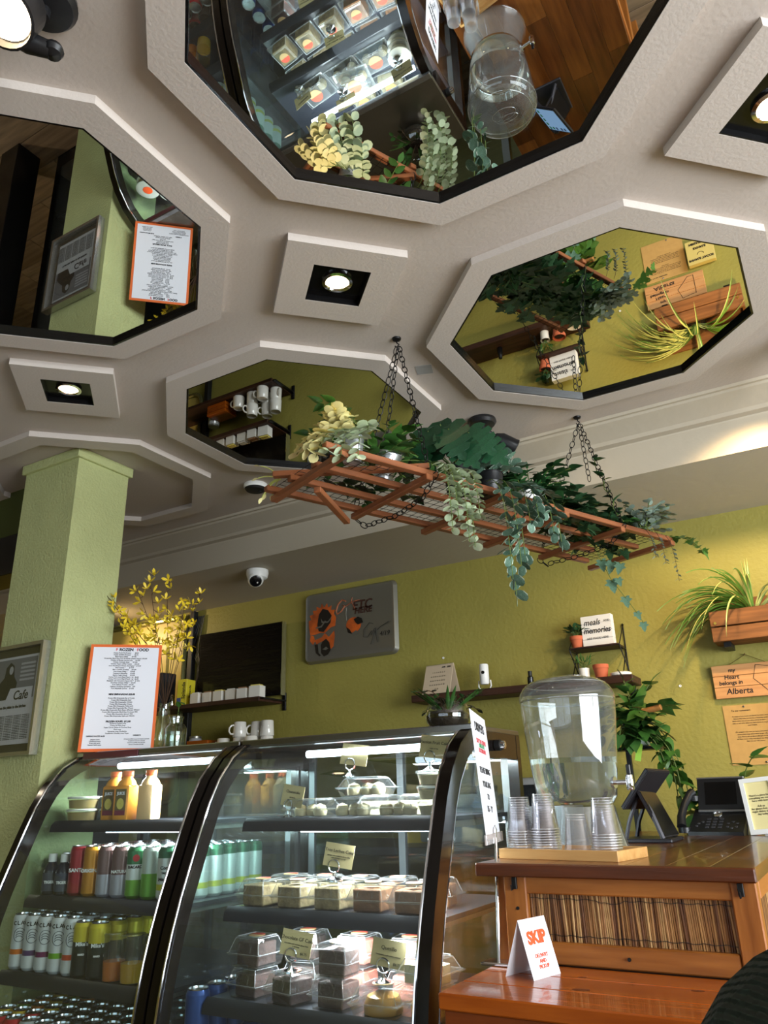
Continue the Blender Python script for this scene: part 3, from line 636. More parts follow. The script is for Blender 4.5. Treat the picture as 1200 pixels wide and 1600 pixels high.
# price cards on ring holders
def card(x, y, z, rz, label, title, sub, price='', w=.092, hh=.062, tilt=8):
    t = T('price_card', label, 'card', (x, y, z), R(rz))
    m = MB(); m.lathe([(.001, 0), (.022, 0), (.022, .003), (.008, .008), (.004, .012), (.004, .022)], 20)
    m.tube([(.017 * math.cos(a), 0, .037 + .017 * math.sin(a)) for a in [2 * math.pi * k / 20 for k in range(20)]], .0016, 6, closed=True)
    m.tube([(.017 * math.cos(a), .004, .037 + .017 * math.sin(a)) for a in [2 * math.pi * k / 20 for k in range(20)]], .0016, 6, closed=True); t.part('ring_holder', m, chrome)
    M = Matrix.Translation((.01, .002, .034)) @ Matrix.Rotation(R(tilt), 4, 'Y') @ Matrix.Rotation(R(-8), 4, 'X')
    m = MB(); m.box(-w / 2, w / 2, -.0004, .0004, 0, hh, M=M); c = t.part('card', m, cardm)
    rr = M.to_3x3() @ Vector((1, 0, 0)); uu = M.to_3x3() @ Vector((0, 0, 1)); nn = rr.cross(uu)
    P = lambda a, b: M @ Vector((a, 0, b)) + nn * .0008
    if title: t.text(title, .0125, ink, P(0, hh * .68), rr, uu, under=c)
    if sub: t.text(sub, .0052, ink, P(0, hh * .42), rr, uu, under=c, space=1.1)
    if price: t.text(price, .009, ink, P(w * .28, hh * .15), rr, uu, under=c)
    return t
card(-1.545, 2.02, 1.045, -8, 'blank-looking beige price card on a ring holder, left end of the top cake shelf', 'Cheesecake', 'with berries')
card(-1.335, 2.05, 1.158, 4, 'beige price card on the stacked pastry box of the top cake shelf', 'Mil Hojas', '')
card(-1.055, 2.04, 1.166, 0, 'beige price card on the stack of dessert cups', 'Passion Fruit Cake', 'single serving', '')
card(-1.334, 1.96, .882, 8, 'beige Tres Leches price card on the middle cake shelf', 'Tres Leches Cake', 'sponge cake soaked in three milks\nwith meringue on top', '')
card(-1.417, 1.875, .669, 10, 'beige chocolate cake price card on the lower cake shelf', 'Chocolate GF Cake', 'chocolate and coconut gluten free\n3 servings', '$6.75')
card(-1.137, 1.89, .661, 10, 'beige Quesillo price card on the lower cake shelf', 'Quesillo', 'Venezuelan style creme caramel', '$6.75')
# cans seen far left in the cake case
for j in range(5): 
    t = place_can('blue soda', -1.70 + .0 * j, 1.83 + j * .075, .372, '%s blue can from the glass, lower layer at the cake case left end' % ['first', 'second', 'third', 'fourth', 'fifth'][j], 'blue cans at the left end of the cake case')
    t = place_can('blue soda', -1.70 + .0 * j, 1.83 + j * .075, .495, '%s blue can from the glass, upper layer at the cake case left end' % ['first', 'second', 'third', 'fourth', 'fifth'][j], 'upper blue cans at the left end of the cake case')
for i in range(5):
    clam(['choc', 'sponge', 'brown', 'white', 'pink'][i], -1.55 + i * .13, 1.85, .372, i * 5, 'clear cake box, %s from the left on the bottom deck of the cake case' % ['first', 'second', 'third', 'fourth', 'fifth'][i], 'boxes on the bottom deck of the cake case')

# =============== ON TOP OF THE CASES ===============
# menu board: lies back slightly, turned 43 degrees
BL, BR, TL = Vector((-2.567, 2.030, 1.291)), Vector((-2.363, 2.222, 1.291)), Vector((-2.610, 2.072, 1.718))
t = T('menu_board', 'white frozen food price list with an orange border standing on the drinks case', 'menu', tuple((BL + BR) / 2), world=True)
r = (BR - BL).normalized(); u = (TL - BL); u = (u - r * u.dot(r)).normalized(); n = r.cross(u); Wd = (BR - BL).length; Hh = (TL - BL).length
Mf = Matrix(((r.x, u.x, n.x, BL.x), (r.y, u.y, n.y, BL.y), (r.z, u.z, n.z, BL.z), (0, 0, 0, 1)))
m = MB(); m.box(0, Wd, 0, Hh, -.003, 0, M=Mf); t.part('board', m, orange)
m = MB(); m.box(.0115, Wd - .0115, .0115, Hh - .012, -.001, .0006, M=Mf); sheet = t.part('sheet', m, paper)
P = lambda a, b: BL + r * (a * Wd) + u * (b * Hh) + n * .001
def mt(body, size, a, b, mm=ink, bold=0, sp=1.0, align='CENTER'): t.text(body, size, mm, P(a, b), r, u, align, bold, sheet, space=sp)
mt('ROZEN', .0165, .50, .948, ink, .0007); mt('F', .0165, .365, .948, redink, .0005); mt('F', .0165, .66, .948, redink, .0005); mt('OOD', .0165, .745, .948, ink, .0007)
L1 = ['Frozen FLAUTA (Frozen)        $8.00', 'Frozen QUESO (Frozen)        $6.75', 'Black Beans (500g)        $10.00', 'Venezuelan Black Rice, Pork & Plantain (Asado Negro)  $16.00', 'Chicken & Plantain (serves two)      $14.00', 'Chicken Cachapas (five)       $14.00', 'Chicken Fingers (500g Frozen)      $16.00', 'Corn Pancakes & Cheese (Cachapas) *  $16.00', 'Beef Lasagna *        $16.00', 'Mac n Cheese (Frozen)      $14.00', 'Pork Arepa (500g) *      $14.00', 'Tequenos (Specialty)      $16.00', "Mom's Vegan Dinner      $14.00",
      'Harina PAN Corn Meal (Flour) 1 kg   $6.00', 'Harina PAN Corn Meal (Flour) 1 kg   $6.00', 'Meatballs with Pomodoro Sauce (10) *   $14.00', 'Shredded Chicken (500g) *   $16.00', 'Pork Hallaca (Frozen)   $16.00', 'Hallacas Christmas specialties    $99', 'Pork Meatballs Quinoa    $14.00']
mt('\n'.join(L1), .0066, .50, .745, ink, .00012, 1.18)
mt('MINI EMPANADAS $25.00', .009, .50, .518, ink, .0005)
L2 = ['Frozen Mini Empanadas Bag of 5 units', 'Frozen Mini Empanadas Beef', 'Frozen Mini Empanadas Chicken', 'Frozen Mini Empanadas Cheese', 'Frozen Mini Empanadas Pulled pork', 'Frozen Mini Empanadas Mac Cheese', 'Frozen Mini Empanadas Black Beans &Plantain VEGAN', 'Frozen Mini Empanadas Black Bean & cheese VEG', 'Frozen Mini Empanadas Spinach VEG', 'Frozen Mini Empanadas Apple pie VEGAN']
mt('\n'.join(L2), .0066, .50, .40, ink, .00012, 1.2)
mt('FROZEN SOUPS  $12.00', .009, .49, .267, ink, .0005)
mt('\n'.join(['Butternut Squash Soup', 'Crema de Pollo Soup', 'Vegan Carrot Ginger & Coconut Soup', 'Pisca soup', 'Hungarian soup Goulashita', 'Cauliflower Cheddar soup Vegan']), .0066, .49, .205, ink, .00012, 1.15)
mt('DIPPING SAUCES $6.00', .0068, .21, .136, ink, .0003); mt('Jalapeno sauce\nChimichurri sauce\nGreen aioli sauce\nRoasted Garlic sauce', .0058, .21, .083, ink, .0001, 1.2)
mt('DESSERTS', .0068, .76, .142, ink, .0003); mt('(Organic) different presentations $10.00\nTraditional tiramisu $10.00\nCoconut vanilla cake $10.00\nLemon Tiramisu $10.00', .0058, .76, .085, ink, .0001, 1.2)

def curve(p0, d, length, bend, n=8, up_=Vector((0, 0, 1))):
    """a drooping or rising stem: direction d bends by `bend` per metre (Vector)"""
    pts = [Vector(p0)]; v = Vector(d).normalized(); st = length / n
    for _ in range(n): v = (v + Vector(bend) * st).normalized(); pts.append(pts[-1] + v * st)
    return pts
def leaf_mesh(kind, m, thick=0.0):
    """unit-length leaf along +x, face +z, base at the origin"""
    shp = {'oval': ([(0, 0), (.15, .2), (.4, .32), (.65, .27), (.88, .12), (1, 0)], .12, -.10), 'round': ([(0, 0), (.08, .26), (.3, .46), (.6, .5), (.88, .3), (1, 0)], .06, -.06),
           'heart': ([(.05, 0), (-.1, .2), (0, .38), (.25, .44), (.55, .32), (.82, .12), (1, 0)], .14, -.18), 'lance': ([(0, 0), (.2, .07), (.5, .085), (.8, .05), (1, 0)], .03, -.12),
           'ivy': ([(.05, 0), (-.10, .14), (-.06, .38), (.16, .30), (.30, .54), (.44, .26), (.70, .20), (1, 0)], .08, -.12), 'petal': ([(0, 0), (.2, .10), (.6, .24), (.85, .2), (1, 0)], .1, -.25)}[kind]
    e, fold, droop = shp; b = MB(); dz = lambda x: droop * x * x
    v = []; n = len(e)
    for x, y in e: v.append((x, y, dz(x) + fold * y))
    for x, y in e[1:-1]: v.append((x, -y, dz(x) + fold * y))
    mid = []
    for x, y in e[1:-1]: mid.append(len(v)); v.append((max(x, .02), 0, dz(x) - .02))
    fs = []; k = n - 2
    L = [i for i in range(1, n - 1)]; Rr = [n + i for i in range(k)]
    fs += [(0, mid[0], L[0]), (0, Rr[0], mid[0])]
    for i in range(k - 1): fs += [(L[i], mid[i], mid[i + 1], L[i + 1]), (Rr[i], Rr[i + 1], mid[i + 1], mid[i])]
    fs += [(L[-1], mid[-1], n - 1), (Rr[-1], n - 1, mid[-1])]
    b.faces(v, fs)
    bm = b.bm; me = bpy.data.meshes.new('leaf')
    for f in bm.faces: f.smooth = True
    bm.to_mesh(me); bm.free(); me.materials.append(m); return me
def leafmat(name, c, edge=None, c2=None, rough=.42, scale=30):
    if name in MATS: return MATS[name]
    m = mat(name, c, rough, c2=c2, mott=0 if c2 else .12, mscale=scale)
    if edge:   # pale rim and veins that belong to the leaf itself
        nt = m.node_tree; p = nt.nodes['Principled BSDF']; tc = [x for x in nt.nodes if x.type == 'TEX_COORD'][0]
        sp = nt.nodes.new('ShaderNodeSeparateXYZ'); nt.links.new(tc.outputs['Object'], sp.inputs[0])
        ab = nt.nodes.new('ShaderNodeMath'); ab.operation = 'ABSOLUTE'; nt.links.new(sp.outputs[1], ab.inputs[0])
        rp = nt.nodes.new('ShaderNodeMapRange'); rp.inputs[1].default_value = edge[1]; rp.inputs[2].default_value = edge[1] + .08; nt.links.new(ab.outputs[0], rp.inputs[0])
        mx = nt.nodes.new('ShaderNodeMix'); mx.data_type = 'RGBA'; mx.inputs[7].default_value = srgb(*edge[0])
        src = p.inputs['Base Color'].links[0].from_socket if p.inputs['Base Color'].links else None
        if src: nt.links.new(src, mx.inputs[6])
        else: mx.inputs[6].default_value = p.inputs['Base Color'].default_value
        nt.links.new(rp.outputs[0], mx.inputs[0]); nt.links.new(mx.outputs[2], p.inputs['Base Color'])
    return m
g_dark = leafmat('leaf_dark_green', (34, 72, 34), c2=(22, 50, 26)); g_mid = leafmat('leaf_mid_green', (66, 108, 46), c2=(44, 84, 36)); g_monst = leafmat('leaf_monstera', (36, 80, 50), c2=(26, 60, 40), rough=.3)
g_pothos = leafmat('leaf_pothos', (74, 116, 44), c2=(52, 92, 40), rough=.3); g_ivy = leafmat('leaf_ivy', (36, 68, 38), c2=(58, 92, 60), scale=9, rough=.4)
g_cream = leafmat('leaf_cream_eucalyptus', (236, 222, 150), c2=(208, 206, 156)); g_pale = leafmat('leaf_pale_green', (196, 206, 170), c2=(158, 180, 150)); g_silver = leafmat('leaf_silver', (150, 166, 150), c2=(110, 130, 118))
g_peper = leafmat('leaf_watermelon', (110, 140, 124), c2=(62, 96, 72), edge=((206, 220, 204), .38), scale=14); g_blue = leafmat('leaf_bluish', (110, 142, 116), c2=(66, 100, 76))
g_spider = leafmat('leaf_spider', (104, 140, 50), edge=((226, 226, 150), .035)); g_purple = leafmat('leaf_purple', (52, 30, 44), c2=(60, 74, 40)); g_yel = leafmat('petal_yellow', (240, 214, 60), c2=(222, 190, 40)); g_fern = leafmat('leaf_fern', (52, 104, 52), c2=(38, 82, 42))
stemm = mat('green_stem', (92, 110, 50), .6); stemb = mat('brown_stem', (70, 48, 30), .7)
LEAF = {}
def lf(kind, m):
    k = (kind, m.name)
    if k not in LEAF: LEAF[k] = leaf_mesh(kind, m)
    return LEAF[k]
def put(t, name, me, p, d, nrm, s, ws=1.0, roll=0.0):
    d = Vector(d).normalized(); nn = Vector(nrm); nn = nn - d * nn.dot(d); nn = nn.normalized() if nn.length > 1e-4 else d.orthogonal().normalized()
    if roll: nn = Quaternion(d, roll) @ nn
    y = nn.cross(d)
    M = Matrix(((d.x * s, y.x * s * ws, nn.x * s, p[0]), (d.y * s, y.y * s * ws, nn.y * s, p[1]), (d.z * s, y.z * s * ws, nn.z * s, p[2]), (0, 0, 0, 1)))
    return t.inst(name, me, M)
rnd = random.Random(11)
def rv(a=1.0): return Vector((rnd.uniform(-a, a), rnd.uniform(-a, a), rnd.uniform(-a, a)))
def stem_leaves(t, pts, kind, m, n, size, start=.1, spread=.9, alt=True, up_=(0, 0, 1), jit=.35, pairs=False, ws=1.0, droop=0.0):
    tot = len(pts) - 1
    for i in range(n):
        f = start + (1 - start) * (i + .5) / n; q = f * tot; k = min(int(q), tot - 1); p = pts[k].lerp(pts[k + 1], q - k); d = (pts[k + 1] - pts[k]).normalized()
        side = d.cross(Vector(up_)); side = side.normalized() if side.length > .1 else Vector((math.cos(i * 2.4), math.sin(i * 2.4), 0))
        for sg in ((1, -1) if pairs else ((1,) if i % 2 else (-1,))):
            dd = d * (1 - spread * .6) + side * sg * spread + rv(jit) + Vector((0, 0, -droop)); put(t, 'leaf', lf(kind, m), p, dd, Vector(up_) + rv(jit), size * rnd.uniform(.75, 1.15), ws)
    if not pairs: put(t, 'leaf', lf(kind, m), pts[-1], pts[-1] - pts[-2], Vector(up_) + rv(.2), size * .8, ws)
def stems(t, lst, r, m): 
    b = MB()
    for pts in lst: b.tube(pts, r, 5)
    t.part('stems', b, m)
# forsythia-like spray in a vase
t = T('yellow_flower_spray', 'tall spray of yellow artificial blossom behind the menu on the drinks case', 'flowers', (-2.44, 2.34, 1.288), world=True)
m = MB(); m.lathe([(.028, 1.288), (.034, 1.30), (.04, 1.36), (.03, 1.42), (.02, 1.47), (.024, 1.49)], 22, c=(-2.44, 2.34), cap0=True); t.part('vase', m, jarm)
lst = []
me_p = MB()
for k in range(5):
    a = 2 * math.pi * k / 5; 
pet = lf('petal', g_yel)
def blossom(t, p, s):
    # four long petals joined as one flower
    key = 'blossom'
    if key not in LEAF:
        b = MB()
        for k in range(4):
            a = 2 * math.pi * k / 4 + .3; M = Matrix.Rotation(a, 4, 'Z') @ Matrix.Rotation(R(-38), 4, 'Y')
            for (w0, w1, x0, x1) in ((.02, .17, 0, .4), (.17, .19, .4, .75), (.19, .03, .75, 1.0)):
                vs = [M @ Vector(q) for q in ((x0, -w0, .1 * x0), (x1, -w1, .12 * x1 * x1 + .03), (x1, w1, .12 * x1 * x1 + .03), (x0, w0, .1 * x0))]; b.faces([tuple(q) for q in vs], [(0, 1, 2, 3)])
        b.lathe([(.06, -.03), (.05, .08), (.001, .1)], 8)
        LEAF[key] = b.mesh('flower', g_yel)
    put(t, 'flower', LEAF[key], p, rv(1), Vector((rnd.uniform(-.3, .9), -.6, rnd.uniform(0, 1))), s)
base = Vector((-2.44, 2.34, 1.47))
tips = [(-2.71, 2.13, 2.03), (-2.64, 2.19, 1.93), (-2.555, 2.23, 1.99), (-2.51, 2.26, 2.04), (-2.45, 2.31, 1.99), (-2.36, 2.34, 1.92), (-2.50, 2.29, 1.86), (-2.33, 2.40, 1.97), (-2.60, 2.24, 1.84), (-2.40, 2.36, 1.86), (-2.56, 2.2, 1.8), (-2.37, 2.38, 1.80)]
for tp in tips:
    tp = Vector(tp); mid = base.lerp(tp, .5) + Vector((0, 0, .05)) + rv(.015); pts = [base.lerp(mid, q / 4) for q in range(4)] + [mid.lerp(tp, q / 4) for q in range(5)]; lst.append(pts)
    nb = 9
    for i in range(nb):
        f = .38 + .62 * (i + 1) / nb; q = f * (len(pts) - 1); k = min(int(q), len(pts) - 2); p = pts[k].lerp(pts[k + 1], q - k)
        o = rv(.022); blossom(t, p + o, rnd.uniform(.024, .036)); lst.append([p, p + o])
stems(t, lst, .0013, stemb)
# glass bottle jar with a sprig
t = T('glass_jar', 'clear glass jar of water with a green sprig on the case beside the menu', 'jar', (-2.335, 2.30, 1.288))
t.o.location = (-2.30, 2.27, 1.288)
m = MB(); m.lathe([(.001, .002), (.040, .002), (.044, .008), (.044, .085), (.036, .10), (.027, .108), (.027, .122), (.031, .124), (.031, .132), (.028, .134)], 26); t.part('jar', m, jarm)
m = MB(); m.lathe([(.001, .005), (.041, .005), (.041, .074), (.001, .074)], 22); t.part('water', m, thin('water_thin', (222, 232, 226), 1.0, .03))
pts = curve((0, 0, .02), (.15, -.1, 1), .17, (.5, -.2, -.5)); stems(t, [pts], .0015, stemm)
for q, dd in ((6, (.9, -.4, .1)), (7, (.3, -.5, .5)), (8, (1, -.2, -.3)), (5, (-.8, .3, .2))): put(t, 'leaf', lf('oval', g_pothos), pts[q], dd, (0, 0, 1), .036)
# goldfish-bowl planter
t = T('bowl_planter', 'round glass bowl of mixed trailing plants on the cake case', 'potted plant', (-1.115, 2.30, 1.288))
m = MB(); m.lathe([(.03, .002), (.052, .006), (.070, .03), (.074, .052), (.068, .08), (.054, .10), (.056, .104)], 28, cap0=True); t.part('bowl', m, jarm)
m = MB(); m.lathe([(.001, .004), (.048, .008), (.067, .032), (.070, .052), (.055, .066), (.001, .07)], 24); t.part('soil', m, soil)
lst = []
for k in range(7):
    a = k * 2.2; pts = curve((.01 * math.cos(a), .01 * math.sin(a), .06), (math.cos(a) * .5, math.sin(a) * .5, 1), .11 + .02 * (k % 3), (math.cos(a) * 6, math.sin(a) * 6, -6)); lst.append(pts); stem_leaves(t, pts, 'oval', g_purple if k % 2 else g_mid, 4, .030, .35)
for k in range(14):
    a = k * 1.3; pts = curve((.02 * math.cos(a), .02 * math.sin(a), .06), (math.cos(a) * .8, math.sin(a) * .8, 1), .13, (math.cos(a) * 8, math.sin(a) * 8, -22), 6); put(t, 'leaf', lf('lance', g_mid), pts[0], Vector((math.cos(a), math.sin(a), .9)), (0, 0, 1), .13, .6)
for k in range(3):
    a = -1.0 + k * .7 + 2.2; lst.append(curve((0, 0, .06), (math.cos(a), math.sin(a), 1.6), .15, (math.cos(a) * 8, math.sin(a) * 8, -9))); stem_leaves(t, lst[-1], 'oval', g_purple, 6, .032, .3)
stems(t, lst, .0015, stemb)

# =============== BACK WALL ===============
def wallbox(t, name, x0, x1, z0, z1, y0, y1, m_, b=.002, label=None):
    m = MB(); m.box(x0, x1, y0, y1, z0, z1, b=b); return t.part(name, m, m_, label)
def brk(t, x, z, yf):
    m = MB(); m.box(x - .012, x + .012, yf + .01, 3.758, z - .008, z); m.box(x - .012, x + .012, 3.748, 3.76, z - .06, z + .045, b=.002); m.cyl((x, 3.744, z + .03), (x, 3.75, z + .03), .005, 8); m.cyl((x, 3.744, z - .04), (x, 3.75, z - .04), .005, 8); t.part('bracket', m, iron)
t = T('bracket_shelf', 'dark wall shelf under the black screen, holding the packet holders', 'shelf', (-3.4, 3.64, 1.665), world=True)
wallbox(t, 'board', -3.95, -2.925, 1.642, 1.668, 3.53, 3.75, shelfw); brk(t, -2.91, 1.662, 3.53); brk(t, -3.9, 1.662, 3.53)
t = T('bracket_shelf', 'dark lower wall shelf with the white mugs, just over the case top', 'shelf', (-3.4, 3.64, 1.36), world=True)
wallbox(t, 'board', -3.95, -2.90, 1.338, 1.363, 3.53, 3.75, shelfw); brk(t, -2.885, 1.36, 3.53); brk(t, -3.9, 1.36, 3.53)
t = T('television', 'flat black television screen wrapped in film on the wall above the shelf', 'screen', (-3.24, 3.74, 1.69), world=True)
m = MB(); m.box(-3.585, -2.90, 3.705, 3.742, 1.69, 2.138, b=.004); m.box(-3.4, -3.1, 3.742, 3.76, 1.8, 2.0); t.part('body', m, blk)
m = MB(); m.box(-3.575, -2.91, 3.7035, 3.7055, 1.70, 2.128); t.part('panel', m, mat('screen_film', (20, 17, 14), .16, bump=.35, bscale=6, stretch=(1, 1, 6)))
m = MB(); m.box(-2.903, -2.898, 3.702, 3.744, 1.69, 2.138); t.part('edge_strip', m, chrome)
m = MB(); 
for k in range(5): m.tube([(-3.60 - .012 * k, 3.75, 2.28), (-3.63 - .02 * k, 3.74, 2.08), (-3.60 + .015 * math.sin(k), 3.73, 1.95), (-3.64, 3.74, 1.8 - .02 * k), (-3.60, 3.75, 1.69)], .003, 5)
one('hanging_cables', m, blkm, 'thin black cables hanging down the wall left of the black screen', 'cable', loc=(-3.62, 3.74, 1.9))
# metal art panel
t = T('metal_art_panel', 'brushed steel tray panel with an orange and black stencilled face, hung on the wall', 'artwork', (-2.424, 3.74, 1.85), world=True)
def rrect(x0, x1, z0, z1, rr, n=5):
    out = []
    for cx, cz, a0 in ((x1 - rr, z1 - rr, 0), (x0 + rr, z1 - rr, 90), (x0 + rr, z0 + rr, 180), (x1 - rr, z0 + rr, 270)):
        for k in range(n + 1): a = R(a0 + 90 * k / n); out.append((cx + rr * math.cos(a), cz + rr * math.sin(a)))
    return out
m = MB(); a = rrect(-2.748, -2.10, 1.855, 2.288, .035); b = rrect(-2.735, -2.113, 1.868, 2.275, .028); c = rrect(-2.722, -2.126, 1.881, 2.262, .022)
n = len(a); v = [(p, 3.752, q) for p, q in a] + [(p, 3.726, q) for p, q in b] + [(p, 3.731, q) for p, q in c]; fs = []
for k in range(n):
    j = (k + 1) % n; fs += [(k, j, n + j, n + k), (n + k, n + j, 2 * n + j, 2 * n + k)]
fs.append(tuple(range(2 * n, 3 * n))); m.faces(v, fs); t.part('tray', m, steel)
oj = mat('spray_orange', (214, 98, 26), .6, c2=(120, 52, 22), mscale=14); bl = mat('spray_black', (20, 16, 14), .5); cp = mat('spray_copper', (196, 120, 84), .5, c2=(120, 62, 40), mscale=30)
U, V = lambda a: -2.748 + a * .648, lambda b: 2.288 - b * .433
def art(name, poly, m_, y=3.7302):
    g = MB(); g.prism([(U(a), V(b)) for a, b in poly], y - .0008, y, 'y'); t.part(name, g, m_)
# stencilled generic bearded face and hair, in spray paint
hair = [(.07, .60), (.055, .50), (.05, .40), (.08, .38), (.06, .32), (.105, .31), (.095, .255), (.14, .26), (.14, .205), (.18, .235), (.20, .17), (.225, .235), (.26, .18), (.27, .245), (.31, .22), (.305, .285), (.35, .29), (.335, .34), (.36, .40), (.35, .52), (.30, .53), (.235, .60), (.19, .585), (.13, .60)]
art('stencil_hair', hair, oj)
art('stencil_shade', [(.17, .32), (.21, .25), (.27, .28), (.31, .36), (.30, .46), (.26, .52), (.22, .58), (.165, .56), (.15, .47), (.16, .38)], bl, 3.7294)
art('stencil_brow', [(.13, .50), (.19, .49), (.24, .42), (.245, .435), (.20, .51), (.14, .52)], steel, 3.7290)
art('stencil_brow', [(.19, .38), (.21, .43), (.27, .44), (.31, .38), (.30, .42), (.27, .46), (.20, .45)], steel, 3.7289)
art('stencil_ear', [(.075, .60), (.11, .62), (.125, .69), (.10, .74), (.065, .68)], oj)
art('stencil_cheek', [(.12, .68), (.20, .65), (.235, .60), (.28, .66), (.34, .58), (.345, .66), (.33, .80), (.30, .83), (.28, .72), (.20, .71), (.14, .74)], oj, 3.7301)
art('stencil_beard', [(.12, .74), (.155, .74), (.165, .86), (.19, .90), (.175, .91), (.135, .86)], bl, 3.7293)
art('stencil_beard', [(.19, .76), (.21, .71), (.25, .68), (.285, .74), (.30, .84), (.27, .90), (.225, .92), (.195, .87)], bl, 3.7292)
art('stencil_mouth', [(.21, .82), (.25, .79), (.275, .82), (.245, .835)], steel, 3.7286)
g = MB(); g.prism([(-2.391 + .052 * math.cos(2 * math.pi * k / 24), 2.052 + .046 * math.sin(2 * math.pi * k / 24)) for k in range(24)], 3.7294, 3.7302, 'y'); t.part('stencil_disc', g, oj)
art('disc_shade', [(.555, .47), (.60, .44), (.64, .47), (.655, .53), (.60, .55), (.575, .52)], bl, 3.7292); art('disc_shade', [(.475, .56), (.49, .64), (.54, .67), (.51, .60)], bl, 3.7291); art('disc_light', [(.53, .66), (.58, .62), (.60, .67), (.56, .69)], steel, 3.7291)
def stroke(pts, rr, m_, name='stencil_stroke'):
    g = MB(); g.tube([(U(a), 3.7292, V(b)) for a, b in pts], rr, 5); t.part(name, g, m_)
stroke([(.47, .20), (.43, .17), (.385, .22), (.36, .31), (.375, .36), (.42, .33), (.46, .26), (.44, .25)], .005, cp); stroke([(.47, .27), (.54, .22), (.62, .21)], .003, cp); stroke([(.54, .16), (.53, .22), (.57, .32)], .003, cp); stroke([(.475, .29), (.47, .38), (.475, .47)], .0022, steel)
t.text('ETC', .075, mat('rust_black', (60, 30, 20), .6), (U(.645), 3.7288, V(.285)), bold=.002, shear=.15); t.text('HERE', .052, mat('rust_black'), (U(.655), 3.7288, V(.36)), bold=.0015, shear=.15)
stroke([(.76, .57), (.72, .55), (.66, .63), (.655, .73), (.70, .74), (.74, .66), (.74, .72), (.77, .64), (.79, .63), (.73, .84)], .0013, ink, 'signature'); stroke([(.78, .66), (.80, .82)], .0013, ink, 'signature'); stroke([(.80, .66), (.84, .62), (.92, .57)], .0013, ink, 'signature')
t.text('4/19', .038, ink, (U(.875), 3.729, V(.72)), shear=.2)
# items on the upper shelf
t = T('sweetener_box', 'yellow sweetener carton on the shelf below the screen', 'box', (-3.595, 3.62, 1.668), R(8))
m = MB(); m.box(-.035, .035, -.045, .045, 0, .165, b=.002); t.part('carton', m, mat('yellow_carton', (222, 206, 50), .5))
m = MB(); m.box(-.0355, -.005, -.0458, -.0448, .001, .05); t.part('blue_panel', m, mat('carton_blue', (70, 84, 130), .5))
t.text('Splenda', .034, ink, (.012, -.0458, .095), (0, 0, 1), (-1, 0, 0), bold=.0006); t.text('Splenda', .026, ink, (.0358, -.01, .09), (0, 0, 1), (0, -1, 0) , bold=.0005)
pkm = mat('packet_white', (220, 220, 214), .6)
for i in range(6):
    x = -3.46 + i * .094; s = 1 if i != 5 else 1.12
    t = T('packet_holder', 'white square holder of sugar packets, %s from the left on the upper shelf' % ['first', 'second', 'third', 'fourth', 'fifth', 'sixth and tallest'][i], 'packet holder', (x, 3.585 + .006 * (i % 2), 1.668), R(-4 + 2 * i), 'white packet holders on the upper shelf')
    h = .062 * s; w_ = .034 * s
    m = MB(); m.box(-w_, w_, -.03, -.027, 0, h); m.box(-w_, w_, .027, .03, 0, h); m.box(-w_, -w_ + .003, -.027, .027, 0, h); m.box(w_ - .003, w_, -.027, .027, 0, h); m.box(-w_, w_, -.027, .027, 0, .003); t.part('holder', m, ceramic)
    m = MB()
    for k in range(4): m.box(-w_ + .006, w_ - .006, -.022 + k * .011, -.015 + k * .011, .004, h + .008 - .003 * (k % 2))
    t.part('packets', m, [pkm, mat('packet_brown', (150, 110, 76), .7), mat('packet_yellow', (226, 210, 110), .7)][i % 3])
t = T('black_speaker', 'black box speaker standing at the left end of the upper shelf behind the menu', 'speaker', (-3.80, 3.60, 1.668), R(-6))
m = MB(); m.box(-.075, .075, -.06, .06, 0, .22, b=.006); t.part('cabinet', m, blkp)
m = MB(); m.box(-.066, .066, -.0615, -.0595, .01, .21, b=.0005); m.lathe([(.045, 0), (.04, .003), (.012, -.002), (.001, .001)], 24, M=Matrix.Translation((0, -.0615, .08)) @ Matrix.Rotation(R(90), 4, 'X')); t.part('grille', m, blkm)
t = T('tap_nozzle', 'small chrome shaker beside the speaker on the upper shelf', 'shaker', (-3.68, 3.585, 1.668))
m = MB(); m.lathe([(.02, 0), (.022, .004), (.018, .045), (.012, .06), (.014, .066), (.008, .078), (.001, .08)], 20, cap0=True); t.part('body', m, chrome)
# mugs
def mug(x, y, z, a, label, flip=True):
    t = T('mug', label, 'mug', (x, y, z), R(a), 'white mugs on the lower shelf')
    pr = [(.001, .004), (.028, .004), (.034, .0), (.037, .004), (.041, .085), (.0395, .088), (.0375, .085), (.033, .010), (.001, .009)]
    M = Matrix.Translation((0, 0, .088)) @ Matrix.Rotation(math.pi, 4, 'X') if flip else Matrix()
    m = MB(); m.lathe(pr, 24, M=M); t.part('body', m, ceramic)
    m = MB(); m.tube([M @ Vector(q) for q in ((.039, 0, .07), (.056, 0, .07), (.066, 0, .055), (.064, 0, .035), (.052, 0, .022), (.037, 0, .02))], .0055, 8); t.part('handle', m, ceramic)
for x, y, z, a, lb in ((-3.235, 3.59, 1.363, 190, 'white mug upside down, leftmost on the lower shelf, handle to the left'), (-3.12, 3.60, 1.363, 60, 'white mug upside down, second from left, lower one of its stack'), (-3.12, 3.60, 1.4515, 240, 'white mug stacked on the second mug from the left'),
                       (-3.04, 3.66, 1.363, 30, 'white mug in the back row, lower middle'), (-3.035, 3.66, 1.4515, 210, 'white mug in the back row, upper middle'), (-3.01, 3.575, 1.363, 200, 'white mug upside down in front, right of centre'),
                       (-2.945, 3.64, 1.363, 330, 'white mug at the right end of the lower shelf, lower one'), (-2.945, 3.64, 1.4515, 150, 'white mug at the right end of the lower shelf, upper one')):
    mug(x, y, z, a, lb)
t = T('wooden_box', 'small wooden slatted box on the lower shelf left of the mugs', 'box', (-3.42, 3.62, 1.363))
